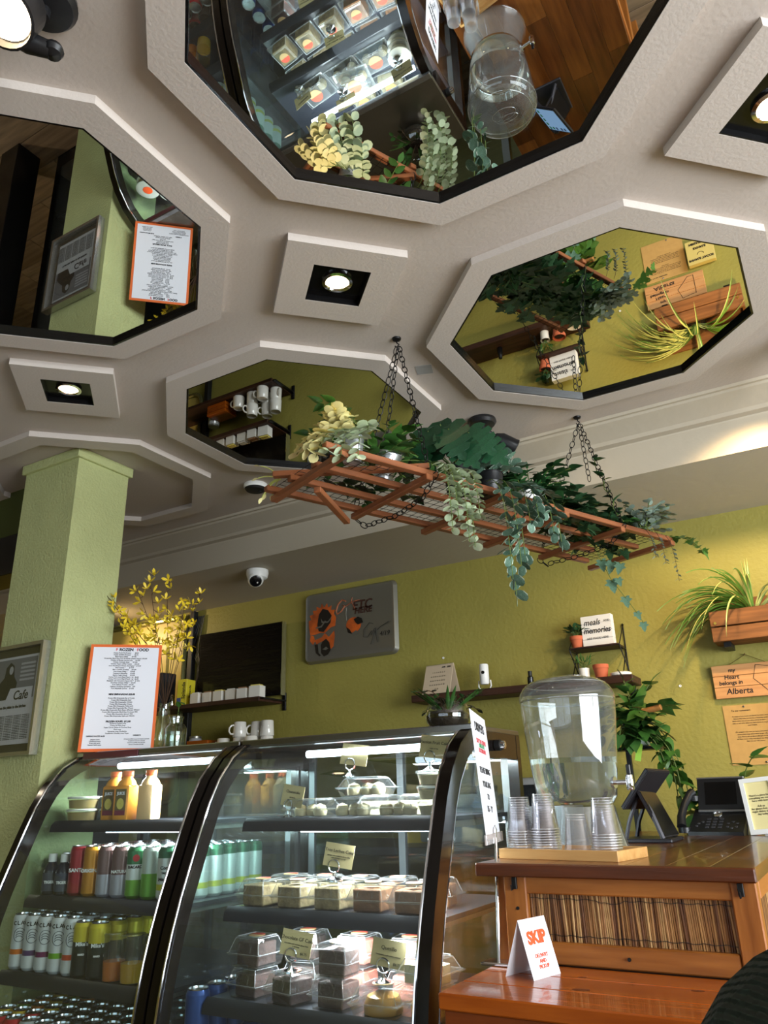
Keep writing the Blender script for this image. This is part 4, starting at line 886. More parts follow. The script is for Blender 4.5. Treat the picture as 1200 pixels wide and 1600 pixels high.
for k in range(3):
    m = MB(); m.box(-.085, .085, -.06, .06, .004 + k * .028, .029 + k * .028, b=.002); t.part('slat', m, orangew)
t = T('canister', 'frosted white canister on the lower shelf behind the wooden box', 'canister', (-3.53, 3.66, 1.363))
m = MB(); m.lathe([(.035, 0), (.04, .004), (.04, .10), (.034, .11)], 22, cap0=True, cap1=True); t.part('body', m, thin('frosted', (226, 228, 224), 1, .05, .2, .5)); m = MB(); m.lathe([(.038, .108), (.038, .12), (.001, .122)], 22); t.part('lid', m, steel)
# calendar shelf
t = T('bracket_shelf', 'long brown wall shelf with the desk calendar and small stacked planters', 'shelf', (-1.35, 3.66, 1.59), world=True)
wallbox(t, 'board', -1.945, -.80, 1.556, 1.592, 3.585, 3.755, shelfw, .003); brk(t, -.84, 1.556, 3.6); brk(t, -1.85, 1.556, 3.6)
t = T('desk_calendar', 'cream desk calendar standing folded on the long shelf', 'calendar', (-1.80, 3.65, 1.592), R(-6))
mc = mat('calendar_card', (206, 186, 158), .7)
m = MB(); m.prism([(-.055, 0), (-.052, 0), (.002, .155), (-.001, .155)], -.085, .085, 'x'); m.prism([(.052, 0), (.055, 0), (.003, .155), (0, .155)], -.085, .085, 'x'); t.part('card', m, mc)
uv = Vector((0, .053, .155)).normalized()
t.text('APR   2023', .012, ink, (.045, -.0078, .138), (1, 0, 0), uv, bold=.0004)
for j in range(5): t.text('  '.join('%2d' % (j * 7 + k + 1) for k in range(7) if j * 7 + k < 30), .009, ink, (0, -.017 - j * .0075, .112 - j * .022), (1, 0, 0), uv)
m = MB(); 
for k in range(14): m.tube([(-.075 + k * .0115, .004 * math.cos(a) - .001, .155 + .004 * math.sin(a)) for a in [2 * math.pi * q / 8 for q in range(8)]], .0008, 4, closed=True)
t.part('spiral_binding', m, chrome)
t = T('white_monitor_camera', 'small white upright camera with a black lens on the long shelf', 'camera', (-1.555, 3.66, 1.592))
m = MB(); m.lathe([(.02, .03), (.024, .036), (.024, .125), (.021, .132), (.001, .134)], 22, cap0=True); t.part('body', m, white)
m = MB(); m.tube([(-.032, 0, .05), (-.034, 0, .02), (-.024, 0, .004), (.024, 0, .004), (.034, 0, .02), (.032, 0, .05)], .0035, 8); m.lathe([(.001, 0), (.028, 0), (.028, .004), (.001, .005)], 20); t.part('stand', m, white)
m = MB(); m.lathe([(.0085, 0), (.0085, .002), (.001, .0025)], 16, M=Matrix.Translation((.004, -.0236, .088)) @ Matrix.Rotation(R(90), 4, 'X')); t.part('lens', m, blk)
t = T('dropper_bottle', 'small black bottle on the long shelf, middle', 'bottle', (-1.31, 3.66, 1.592))
m = MB(); m.lathe([(.014, 0), (.015, .002), (.015, .042), (.008, .05)], 16, cap0=True); t.part('body', m, blk); m = MB(); m.lathe([(.0105, .048), (.0105, .072), (.001, .073)], 16); t.part('cap', m, blkm)
# wire tier with planters
t = T('wire_tier', 'small black wire wall tier with a dark board, above the long shelf', 'tier shelf', (-.97, 3.69, 1.592), world=True)
wallbox(t, 'board', -1.085, -.855, 1.738, 1.748, 3.63, 3.75, shelfw, .001)
m = MB()
for x in (-1.09, -.85):
    m.tube([(x, 3.755, 1.848), (x, 3.632, 1.742), (x, 3.632, 1.735), (x, 3.755, 1.735)], .0028, 6); m.tube([(x, 3.755, 1.848), (x, 3.755, 1.60)], .0028, 6); m.tube([(x, 3.632, 1.738), (x + .02, 3.70, 1.598)], .0028, 6); m.tube([(x, 3.755, 1.738), (x, 3.635, 1.60)], .0028, 6)
    m.lathe([(.001, -.007), (.007, 0), (.001, .007)], 10, M=Matrix.Translation((x, 3.75, 1.852)))
m.tube([(-1.09, 3.632, 1.741), (-.85, 3.632, 1.741)], .0028, 6); m.tube([(-1.09, 3.755, 1.741), (-.85, 3.755, 1.741)], .0028, 6); t.part('wire_frame', m, iron)
t = T('wooden_block_sign', 'white block sign reading meals and memories on the wire tier', 'sign', (-.955, 3.69, 1.748), R(-2))
for k in range(4):
    m = MB(); m.box(-.075, .075, -.02, .02, k * .038, k * .038 + .0372, b=.001); t.part('plank', m, mat('whitewashed_wood', (232, 228, 222), .7, mott=.03, stretch=(1, 1, 12)))
t.text('meals', .042, ink, (-.022, -.0208, .118), shear=.35, bold=.0004, sx=.85); t.text('AND', .014, ink, (.052, -.0208, .12)); t.text('memories', .038, ink, (0, -.0208, .078), shear=.25, bold=.0008, sx=.86); t.text('ARE MADE HERE', .0145, ink, (0, -.0208, .040))
def pot(t, r0, r1, h, m_, rim=True):
    m = MB(); pr = [(r0, 0), (r1 * .93, h * .72)] + ([(r1, h * .72), (r1, h), (r1 * .9, h), (r1 * .88, h * .85), (.001, h * .85)] if rim else [(r1, h), (r1 * .94, h), (r1 * .9, h * .85), (.001, h * .85)])
    m.lathe(pr, 22, cap0=True); t.part('pot', m, m_); m = MB(); m.lathe([(r1 * .87, h * .83), (r1 * .5, h * .88), (.001, h * .9)], 16); t.part('soil', m, soil)
def bushy(t, z, n, rad, kind, m_, size, stem=None, elev=.8):
    lst = []
    for k in range(n):
        a = k * 2.399; e = elev * (1 - .6 * k / n); d = Vector((math.cos(a) * (1 - e * .5), math.sin(a) * (1 - e * .5), e + .25)); p = Vector((0, 0, z)); L = rad * rnd.uniform(.6, 1.1); q = p + d.normalized() * L
        lst.append([p, p.lerp(q, .5) + Vector((0, 0, .01)), q]); 
        for c in range(3): put(t, 'leaf', lf(kind, m_), lst[-1][1].lerp(q, c / 2.0), d + rv(.8), Vector((0, 0, 1)) + rv(.5), size * rnd.uniform(.8, 1.2))
    stems(t, lst, .0012, stemm)
t = T('potted_plant', 'small dark bushy plant in a terracotta pot beside the white block sign', 'potted plant', (-1.063, 3.685, 1.748)); pot(t, .022, .034, .062, terra); bushy(t, .055, 15, .06, 'oval', g_dark, .030)
t = T('potted_plant', 'small thin-leaved plant in a white pot on the long shelf', 'potted plant', (-1.035, 3.65, 1.592)); pot(t, .024, .027, .055, ceramic, False); bushy(t, .05, 12, .06, 'lance', g_mid, .035)
t = T('empty_pot', 'terracotta pot without a plant on the long shelf under the tier', 'pot', (-.955, 3.65, 1.592)); pot(t, .026, .037, .065, terra)
t = T('white_dish', 'flat white dish at the right end of the long shelf', 'dish', (-.865, 3.65, 1.592)); m = MB(); m.lathe([(.03, 0), (.048, .006), (.05, .016), (.044, .02), (.03, .012), (.001, .01)], 24, cap0=True); t.part('dish', m, ceramic)
# wall planter with spider plant
t = T('planter_box', 'wooden wall box planter of two boards, above the Alberta sign', 'planter', (-.235, 3.68, 1.695), world=True)
for k, (z0, z1) in enumerate(((1.695, 1.757), (1.763, 1.830))):
    m = MB(); m.box(-.438, -.025, 3.605, 3.622, z0, z1, b=.002); t.part('board', m, walnut)
for x in (-.438, -.037):
    m = MB(); m.box(x, x + .013, 3.622, 3.752, 1.697, 1.828, b=.001); t.part('side_board', m, walnut)
m = MB(); m.box(-.425, -.037, 3.622, 3.752, 1.695, 1.706); t.part('bottom_board', m, walnut)
m = MB(); m.box(-.425, -.037, 3.742, 3.757, 1.706, 1.90, b=.001); t.part('back_board', m, walnut)
m = MB(); m.cyl((-.417, 3.604, 1.776), (-.417, 3.600, 1.776), .006, 12); m.cyl((-.047, 3.604, 1.776), (-.047, 3.600, 1.776), .006, 12); t.part('brass_pin', m, mat('brass', (220, 190, 90), .3, metal=.9))
m = MB(); m.box(-.40, -.37, 3.63, 3.758, 1.672, 1.694); m.box(-.10, -.07, 3.63, 3.758, 1.672, 1.694); t.part('bracket', m, iron)
t = T('spider_plant', 'striped spider plant arching out of the wooden wall planter', 'plant', (-.24, 3.68, 1.71), world=True)
m = MB(); m.lathe([(.035, 1.707), (.05, 1.72), (.055, 1.84), (.05, 1.845)], 20, c=(-.26, 3.68), cap0=True); t.part('glass_pot', m, jarm); m = MB(); m.lathe([(.03, 1.71), (.045, 1.72), (.045, 1.81), (.001, 1.815)], 18, c=(-.26, 3.68)); t.part('soil', m, soil)
def blade(t, p, d, L, bend, wd, m_):
    pts = curve(p, d, L, bend, 10); b = MB(); va = []; vb = []
    side = (Vector(d).cross(Vector((0, 0, 1)))); side = side.normalized() if side.length > .05 else Vector((1, 0, 0))
    for i, q in enumerate(pts):
        f = i / 10; ww = wd * (math.sin(math.pi * min(1, f * .9 + .12)) ** .6) * (1 - f * .6); va.append(tuple(q - side * ww)); vb.append(tuple(q + side * ww))
    mid = [tuple(Vector(q) - Vector((0, 0, wd * .4))) for q in pts]
    b.strip(va, mid, 0); b.strip(mid, vb, 1); t.part('blade', b, m_)
sp = [mat('spider_green', (92, 130, 46), .45), mat('spider_cream', (214, 216, 130), .45)]
for k in range(62):
    a = rnd.uniform(2.4, 6.4) if k % 2 else rnd.uniform(2.8, 4.4); L = rnd.uniform(.22, .46); e = rnd.uniform(.8, 2.6)
    blade(t, (-.26 + .025 * math.cos(a), 3.675 + .012 * math.sin(a), 1.82), (math.cos(a), math.sin(a) * .55, e), L, (math.cos(a) * 1.5, math.sin(a) * .5, -rnd.uniform(4.5, 8.5)), .0085, sp)
for dx, dz in ((.02, .9), (-.03, 1.0), (.05, .8)): blade(t, (-.26, 3.67, 1.82), (dx, -.08, dz), .24, (dx, -.2, -.4), .008, sp)
# signs and papers
def plank_sign(name, label, x0, x1, z0, z1, n, m_, y=3.735, th=.012):
    t = T(name, label, 'sign', ((x0 + x1) / 2, y, z0), world=True); h = (z1 - z0) / n
    for k in range(n):
        m = MB(); m.box(x0, x1, y, y + th, z0 + k * h + .0008, z0 + (k + 1) * h - .0008, b=.0012); t.part('plank', m, m_)
    return t
t = plank_sign('wooden_sign', 'three-plank wooden sign reading my Heart belongs in Alberta', -.483, -.182, 1.465, 1.61, 3, signw)
Y = 3.7345
for s, sz, x, z in (('my', .024, -.40, 1.585), ('Heart', .026, -.405, 1.555), ('belongs in', .024, -.412, 1.531), ('Alberta', .036, -.382, 1.493)): t.text(s, sz, ink, (x, Y, z), bold=.0006, shear=.12)
g = MB(); g.tube([(-.300, Y, 1.600), (-.255, Y, 1.592), (-.232, Y, 1.592), (-.232, Y, 1.480), (-.262, Y, 1.480), (-.292, Y, 1.515), (-.318, Y, 1.542)], .0014, 5, closed=True); t.part('province_outline', g, ink)
g = MB(); g.tube([(-.41, 3.745, 1.61), (-.335, 3.752, 1.65), (-.26, 3.745, 1.61)], .0012, 5); g.cyl((-.335, 3.76, 1.65), (-.335, 3.742, 1.652), .003, 8); t.part('hanging_wire', g, chrome)
t = plank_sign('tacos_sign', 'small tan block sign about tacos, on the wall beside the brown paper', -.242, -.106, 1.282, 1.432, 1, mat('tan_block', (214, 190, 110), .6), 3.72, .028)
for s, z in (('INHALE TACOS', 1.405), ('EXHALE', 1.335), ('NEGATIVITY', 1.305)): t.text(s, .0175, ink, (-.174, 3.7185, z), bold=.0008)
g = MB(); g.tube([(-.174 + .016 * math.cos(a), 3.7188, 1.378 - .014 * math.sin(a)) for a in [math.pi * k / 8 for k in range(9)]], .0012, 4); t.part('taco_drawing', g, ink)
t = T('brown_letter', 'large brown kraft paper letter pinned to the wall below the Alberta sign', 'paper', (-.36, 3.757, 1.19), world=True)
m = MB(); m.box(-.467, -.252, 3.756, 3.7572, 1.185, 1.436); t.part('sheet', m, kraft)
t.text('To our customers', .0105, ink, (-.395, 3.7555, 1.412), bold=.0002)
t.text('As many of you know our family has been cooking\nhere in this little kitchen for a long time and we\nthank every one of you who comes to share a table\nwith us and who takes our food home to enjoy with\nyour friends.', .0075, ink, (-.358, 3.7555, 1.368), space=1.3)
t.text('We prepare each dish by hand every morning and\nsome plates may take a little longer when it is\nbusy. Please ask us about allergies or the food\nwe have ready today and about our frozen meals\nthat you can take home.', .0075, ink, (-.356, 3.7555, 1.302), space=1.3)
m = MB(); m.lathe([(.004, 0), (.004, .004), (.001, .005)], 10, M=Matrix.Translation((-.38, 3.756, 1.428)) @ Matrix.Rotation(R(90), 4, 'X')); m.lathe([(.004, 0), (.004, .004), (.001, .005)], 10, M=Matrix.Translation((-.33, 3.756, 1.195)) @ Matrix.Rotation(R(90), 4, 'X')); t.part('pin', m, chrome)
for x, z, lb in ((-1.83, 1.80, 'white screw anchor in the wall, upper of the two beside the steel panel'), (-1.83, 1.74, 'white screw anchor in the wall, lower of the two beside the steel panel'), (-.63, 1.54, 'screw anchor in the bare wall left of the Alberta sign')):
    m = MB(); m.lathe([(.006, 0), (.006, .003), (.003, .003), (.001, .001)], 12, M=Matrix.Translation((x, 3.76, z)) @ Matrix.Rotation(R(90), 4, 'X')); one('screw_anchor', m, white, lb, 'screw', loc=(x, 3.76, z))
# yellow panel door at the far left
t = T('panel_door', 'yellow round-cornered metal panel in a tube frame at the left end of the wall', 'panel', (-4.2, 3.74, 1.2), world=True)
yp = mat('cream_yellow_panel', (196, 174, 92), .45, mott=.05, mscale=4)
m = MB(); m.prism(rrect(-4.85, -3.75, 1.1, 2.27, .06), 3.735, 3.76, 'y'); t.part('board', m, yp)
m = MB(); m.prism(rrect(-4.75, -3.90, 1.25, 2.16, .09), 3.722, 3.736, 'y'); t.part('raised_panel', m, yp)
m = MB(); m.tube([(a, 3.725, b) for a, b in rrect(-4.87, -3.735, 1.1, 2.285, .08)], .017, 8, closed=True); t.part('tube_frame', m, mat('olive_chrome', (150, 146, 96), .25, metal=.8))
m = MB(); m.box(-3.705, -3.665, 3.72, 3.76, .9, 2.315, b=.003); one('conduit_strip', m, blkm, 'narrow black vertical strip on the wall between the yellow panel and the screen', 'trim', loc=(-3.685, 3.74, .9))
# framed newspaper on the column
t = T('newspaper_frame', 'steel framed newspaper page hung on the front of the green column', 'picture frame', (-2.85, 1.93, 1.28), world=True)
x0, x1, z0, z1 = -3.045, -2.688, 1.285, 1.722
m = MB(); m.ring([(x0, z0), (x1, z0), (x1, z1), (x0, z1)], [(x0 + .014, z0 + .014), (x1 - .014, z0 + .014), (x1 - .014, z1 - .014), (x0 + .014, z1 - .014)], 0, .035)
for v in m.bm.verts: v.co = Vector((v.co.x, 1.908 + v.co.z, v.co.y))
t.part('frame', m, mat('pale_steel_frame', (190, 190, 186), .25, metal=.9))
m = MB(); m.box(x0 + .014, x1 - .014, 1.932, 1.942, z0 + .014, z1 - .014); t.part('mat_board', m, mat('dark_mat_board', (66, 60, 48), .7))
m = MB(); m.box(x0 + .045, x1 - .045, 1.9285, 1.932, z0 + .045, z1 - .045); news = t.part('page', m, mat('newsprint', (204, 204, 206), .8))
m = MB(); m.box(x0 + .05, x1 - .05, 1.9275, 1.9284, 1.505, z1 - .055); ph = t.part('photograph', m, mat('photo_grey', (120, 120, 124), .6), under=news)
m = MB(); m.prism([(-2.98, 1.505), (-2.985, 1.545), (-2.96, 1.575), (-2.935, 1.595), (-2.93, 1.635), (-2.905, 1.655), (-2.88, 1.640), (-2.872, 1.595), (-2.85, 1.57), (-2.855, 1.535), (-2.90, 1.52), (-2.91, 1.505)], 1.9268, 1.9274, 'y'); t.part('printed_figure', m, mat('photo_dark', (34, 34, 38), .6), under=news)
m = MB(); m.lathe([(.013, 0), (.001, .0006)], 14, M=Matrix.Translation((-2.895, 1.9266, 1.622)) @ Matrix.Rotation(R(90), 4, 'X') @ Matrix.Scale(1.3, 4, (0, 1, 0))); t.part('printed_face', m, mat('photo_light', (176, 176, 180), .6), under=news)
for k in range(5):
    m = MB(); m.box(-2.835, -2.745, 1.9266, 1.9274, 1.575 + k * .016, 1.583 + k * .016); t.part('printed_stairs', m, mat('photo_light'), under=news)
m = MB(); m.prism([(-2.915, 1.485), (-2.885, 1.548), (-2.745, 1.548), (-2.745, 1.485)], 1.9262, 1.9268, 'y'); t.part('printed_card', m, mat('photo_pale', (206, 206, 210), .6), under=news)
t.text('Cafe', .05, mat('photo_dark'), (-2.815, 1.9258, 1.517), bold=.0008, under=news, shear=.2)
t.text('From the plains to the kitchen', .0155, mat('photo_dark'), (-2.865, 1.9278, 1.474), bold=.0006, under=news, sx=.95)
for c in range(5): t.text('\n'.join('abcde fghi jklm nop' if (r_ + c) % 3 else 'qrst uvwx yzab cdef' for r_ in range(15)), .0058, mat('photo_dark'), (-2.975 + c * .052, 1.9278, 1.395), under=news, space=1.1)
m = MB(); m.box(x0 + .014, x1 - .014, 1.9225, 1.924, z0 + .014, z1 - .014); t.part('pane', m, MATS['window_glass'])

# =============== COUNTER ===============
CT = .94
t = T('counter', 'wooden service counter with a butcher block top and reed panels, right of the cake case', 'counter', (-.54, 2.6, 0), world=True)
xs = [-.862 + i * .0906 for i in range(8)]
for i in range(7):
    cuts = [1.90, 2.05 + (i * .37) % .8, 2.95 + (i * .23) % .4, 3.42]
    for j in range(3):
        m = MB(); m.box(xs[i] + .0004, xs[i + 1] - .0004, cuts[j] + .0004, cuts[j + 1] - .0004, CT - .028, CT, b=.0008); t.part('plank', m, topw[(i * 2 + j * 3) % 4])
m = MB(); m.box(-.862, -.228, 1.884, 1.90, CT - .029, CT + .0004, b=.003); t.part('front_edge', m, wood('counter_edge', (92, 46, 18), (64, 30, 10), 0, .3, .1))
YP = 1.925
for nm, b in (('top_rail', (-.80, -.24, .872, .911)), ('bottom_rail', (-.745, -.29, .726, .772))):
    m = MB(); m.box(b[0], b[1], YP, YP + .03, b[2], b[3], b=.003); t.part(nm, m, pinew)
for nm, b in (('stile', (-.805, -.748)), ('stile', (-.288, -.235))):
    m = MB(); m.box(b[0], b[1], YP - .004, YP + .036, .0, .911, b=.003); t.part(nm, m, pinev)
m = MB(); m.box(-.80, -.24, YP + .024, YP + .03, .05, .90); t.part('backing', m, mat('reed_backing', (46, 30, 18), .8))
reeds = [mat('reed_%d' % i, c, .45, mott=.2, mscale=20) for i, c in enumerate([(150, 108, 62), (118, 78, 42), (178, 140, 90), (96, 60, 34), (134, 92, 50)])]
rm = []
for i in range(5):
    m = MB(); m.lathe([(.0021, -.056), (.0023, 0), (.0021, .056)], 6, cap0=True, cap1=True); rm.append(m.mesh('reed', reeds[i]))
n = 96
for k in range(n):
    x = -.744 + k * (.452 / (n - 1)); o = t.inst('reed', rm[rnd.randrange(5)], Matrix.Translation((x, YP + .018 - .004 * rnd.random(), .822)) @ Matrix.Rotation(R(rnd.uniform(-2.5, .8)), 4, 'Y') @ Matrix.Scale(1 + .3 * rnd.random(), 4, (1, 0, 0)))
m = MB()
for z in (.862, .785): m.tube([(-.744 + i * .0113, YP + .0115, z + .0015 * math.sin(i * 1.7) - (.006 if 14 < i < 20 and z > .8 else 0)) for i in range(41)], .0009, 4)
t.part('binding_wire', m, iron)
for x in (-.775, -.266):
    m = MB(); m.box(x - .006, x + .006, YP - .012, YP - .003, .882, .908, b=.001); m.tube([(x, YP - .01, .885), (x, YP - .03, .882), (x, YP - .03, .893)], .002, 6); t.part('hook', m, iron)
for x, z in ((-.772, .84), (-.52, .748), (-.26, .748)):
    m = MB(); m.cyl((x, YP - .006, z), (x, YP - .002, z), .004, 8); t.part('screw', m, iron)
# right side of the counter
for nm, b in (('side_rail', (1.965, 3.40, .872, .911)), ('side_rail', (1.965, 3.40, .70, .746))):
    m = MB(); m.box(-.262, -.234, b[0], b[1], b[2], b[3], b=.003); t.part(nm, m, wood('pine_side', (176, 110, 52), (140, 78, 32), 1, .35, .3))
for y in (2.45, 2.95, 3.36):
    m = MB(); m.box(-.264, -.232, y, y + .05, 0, .911, b=.003); t.part('side_stile', m, pinev)
m = MB(); m.box(-.268, -.262, 1.96, 3.40, .05, .90); t.part('side_backing', m, MATS['reed_backing'])
for k in range(110):
    t.inst('reed', rm[rnd.randrange(5)], Matrix.Translation((-.252, 1.975 + k * .0128, .81)) @ Matrix.Rotation(R(rnd.uniform(-2, 2)), 4, 'X') @ Matrix.Scale(2.4, 4, (0, 1, 0)) @ Matrix.Scale(1.15, 4, (0, 0, 1)))
m = MB(); m.box(-.84, -.80, 1.95, 3.40, 0, .911); t.part('left_panel', m, pinev)
# bench in front of it
t = T('bench_table', 'low orange varnished wooden table in front of the counter, holding the delivery card', 'table', (-.3, 1.77, 0), world=True)
BZ = .725
for i, (y0, y1) in enumerate(((1.585, 1.70), (1.701, 1.812), (1.813, 1.919))):
    m = MB(); m.box(-.825, .45, y0, y1, BZ - .03, BZ, b=.003); t.part('plank', m, orangew)
m = MB(); m.box(-.815, .44, 1.592, 1.612, BZ - .12, BZ - .03, b=.002); t.part('apron', m, wood('apron_wood_shaded', (118, 56, 16), (88, 38, 8), 0, .3, .3))  # shade on the table front is put into a darker wood colour
m = MB(); m.box(-.815, -.795, 1.612, 1.915, BZ - .12, BZ - .03, b=.002); t.part('apron', m, wood('apron_wood_shaded', (118, 56, 16), (88, 38, 8), 0, .3, .3))
for x in (-.81, .38):
    for y in (1.597, 1.86):
        m = MB(); m.box(x, x + .05, y, y + .05, 0, BZ - .12, b=.003); t.part('leg', m, orangew)
for x, y, r_ in ((-.57, 1.72, .011), (-.36, 1.80, .008), (-.60, 1.83, .006)):
    m = MB(); m.lathe([(r_, 0), (.0005, .0003)], 16, M=Matrix.Translation((x, y, BZ + .0001)) @ Matrix.Scale(1.7, 4, (1, .2, 0)), ); t.part('knot', m, mat('wood_knot', (92, 40, 14), .3))
# tent card
t = T('tent_card', 'white folded card reading skip delivery and pickup on the orange table', 'card', (-.70, 1.80, BZ), world=True)
A, B = Vector((-.683, 1.757, BZ)), Vector((-.655, 1.849, BZ)); C_ = Vector((-.754, 1.772, BZ)); off_ = C_ - A
ap = off_ * .42; hh = .112; A2 = A + ap + Vector((0, 0, hh)); B2 = B + ap + Vector((0, 0, hh)); D_ = B + off_
def sheet(t, name, q, m_, th=.0006):
    nn = (q[1] - q[0]).cross(q[3] - q[0]).normalized() * th; m = MB(); m.faces([tuple(v) for v in q] + [tuple(v - nn) for v in q], [(0, 1, 2, 3), (7, 6, 5, 4), (0, 4, 5, 1), (1, 5, 6, 2), (2, 6, 7, 3), (3, 7, 4, 0)]); return t.part(name, m, m_)
f = sheet(t, 'front_panel', [A, B, B2, A2], paper); sheet(t, 'back_panel', [D_, C_, A2, B2], paper)
r_ = (B - A).normalized(); u_ = (A2 - A); n_ = r_.cross(u_).normalized(); mid = (A + B) / 2
t.text('SKIP', .034, orangeink, mid + u_ * .66 + n_ * .001, r_, u_, bold=.0016, sx=1.0, under=f); t.text('DELIVERY\nAND\nPICKUP', .0105, orangeink, mid + u_ * .27 + n_ * .001, r_, u_, bold=.0001, under=f)
# drivers sign on a chrome stand
t = T('sign_stand', 'tall white drivers notice clipped on a slim chrome stand beside the cake case', 'sign stand', (-.816, 1.885, BZ), world=True)
q = [Vector(v) for v in ((-.824, 1.88, .995), (-.857, 2.05, .983), (-.880, 2.05, 1.294), (-.848, 1.88, 1.311))]
r_ = (q[1] - q[0]).normalized(); u_ = (q[3] - q[0])
f = sheet(t, 'sheet', q, paper); n_ = r_.cross(u_).normalized(); c0 = (q[0] + q[1]) / 2; c1_ = (q[2] + q[3]) / 2; uu = c1_ - c0
P = lambda b: c0 + uu * b + n_ * .001
for s, sz, b, mm_ in (('DRIVERS', .034, .88, ink), ('SKIP THE DISHES', .017, .765, redink), ('UBER EATS', .015, .73, greenink), ('DOORDASH', .017, .69, redink), ('PLEASE BRING', .022, .53, ink), ('YOUR BAG', .022, .42, ink), ('TO', .02, .325, ink), ('US - TY', .022, .23, ink)): t.text(s, sz, mm_, P(b), r_, u_, under=f, sx=.85)
m = MB(); M = Matrix.Translation(P(.012)) @ Matrix(((r_.x, n_.x, 0, 0), (r_.y, n_.y, 0, 0), (0, 0, 1, 0), (0, 0, 0, 1))); m.box(-.10, .10, -.003, .003, -.012, .012, b=.001, M=M); t.part('clear_holder', m, thin('pinkish_clip', (226, 206, 190), 1, .05, .05, .3))
bp = Vector((-.816, 1.885, BZ)); tp = P(.01) + n_ * .004
m = MB(); m.tube([bp + Vector((0, 0, .006)), bp.lerp(tp, .5), tp], .0042, 10); m.tube([tp + Vector((0, 0, -.012)), tp + n_ * .003 + Vector((0, 0, .02)), tp + Vector((0, 0, .032)), tp - n_ * .006 + Vector((0, 0, .02)), tp - n_ * .006 + Vector((0, 0, -.008))], .0018, 8); t.part('rod', m, chrome)
m = MB(); m.box(-.036, .036, -.026, .026, 0, .007, b=.002, M=Matrix.Translation(bp)); t.part('base', m, chrome)
# water dispenser
t = T('water_dispenser', 'large clear drink dispenser half full of water with a chrome tap on the counter', 'drink dispenser', (-.722, 2.32, CT))
m = MB(); m.lathe([(.134, .002), (.131, .006), (.122, .035), (.112, .075), (.106, .105), (.103, .118), (.100, .118), (.103, .105), (.109, .075), (.119, .035), (.128, .004)], 48); t.part('pedestal', m, acryl)
m = MB(); m.lathe([(.001, .122), (.096, .122), (.104, .128), (.113, .142), (.122, .20), (.132, .30), (.139, .37), (.1415, .405), (.1405, .42)], 48); t.part('vessel', m, acryl)
m = MB(); m.lathe([(.143, .415), (.143, .428), (.139, .440), (.128, .458), (.106, .474), (.070, .484), (.03, .487), (.001, .4875)], 48); m.lathe([(.143, .415), (.1385, .413)], 48); ld = t.part('lid', m, acryl)
m = MB(); m.tube([(.1425 * math.cos(a), .1425 * math.sin(a), .4155) for a in [2 * math.pi * k / 48 for k in range(48)]], .0016, 6, closed=True); m.tube([(.12 * math.cos(a), .12 * math.sin(a), .4645) for a in [2 * math.pi * k / 48 for k in range(48)]], .0012, 6, closed=True); t.part('rim', m, thin('rim_clear', (236, 240, 240), 2.0, .15, .02, .2), under=ld)
m = MB(); m.tube([(.05 * math.cos(a) + .01, .03 * math.sin(a) - .02, .4855) for a in [R(q) for q in range(0, 360, 20)]], .0012, 5, closed=True); m.tube([(.045 * math.cos(a) + .015, .018 * math.sin(a) + .005, .4862) for a in [R(q) for q in range(0, 360, 20)]], .0012, 5, closed=True); t.part('moulded_mark', m, MATS['rim_clear'], under=ld)
wat = mat('water', (240, 250, 248), 0.0, trans=1.0, ior=1.33)
m = MB(); m.lathe([(.001, .1235), (.095, .1235), (.103, .13), (.1115, .143), (.120, .20), (.1265, .25), (.001, .25)], 48); t.part('water', m, wat)
ta = Vector((.98, -.18, 0)).normalized(); s0 = ta * .112 + Vector((0, 0, .18))
m = MB(); m.cyl(s0 + ta * .004, s0 + ta * .012, .016, 20); m.cyl(s0, s0 + ta * .05, .0065, 14); m.lathe([(.009, -.022), (.011, -.018), (.0105, -.008), (.012, 0), (.0105, .010), (.010, .018), (.006, .021)], 18, cap0=True, cap1=True, M=Matrix.Translation(s0 + ta * .055)); t.part('tap', m, chrome)
m = MB(); m.box(-.006, .006, -.004, .004, .020, .047, b=.002, M=Matrix.Translation(s0 + ta * .055)); t.part('tap_lever', m, blkp, 'black lever')
# bamboo tray and cups
tr = Matrix.Translation((-.678, 2.085, CT)) @ Matrix.Rotation(R(-10), 4, 'Z')
t = T('bamboo_tray', 'pale bamboo tray holding stacked plastic cups on the counter edge', 'tray', (-.678, 2.085, CT), R(-10))
m = MB(); m.box(-.155, .155, -.078, .078, .0, .007, b=.001); t.part('base', m, bamb)
for nm, b in (('rim', (-.165, .165, -.088, -.078)), ('rim', (-.165, .165, .078, .088)), ('rim', (-.165, -.155, -.078, .078)), ('rim', (.155, .165, -.078, .078))):
    m = MB(); m.box(b[0], b[1], b[2], b[3], 0, .024, b=.001); t.part(nm, m, bamb)
m = MB(); m.lathe([(.0375, 0), (.0385, .001), (.038, .004), (.035, .008), (.0265, .084), (.0255, .086), (.001, .086)], 24); 
for z_ in (.0012,): m.tube([(.0384 * math.cos(a), .0384 * math.sin(a), z_) for a in [2 * math.pi * k / 24 for k in range(24)]], .0011, 4, closed=True, mi=1)
m.tube([(.0262 * math.cos(a), .0262 * math.sin(a), .0852) for a in [2 * math.pi * k / 20 for k in range(20)]], .0008, 4, closed=True, mi=1)
cupme = m.mesh('cup', [cupm, edgem])
ORD = ['first', 'second', 'third', 'fourth', 'fifth', 'sixth', 'seventh', 'eighth', 'ninth', 'tenth', 'eleventh']
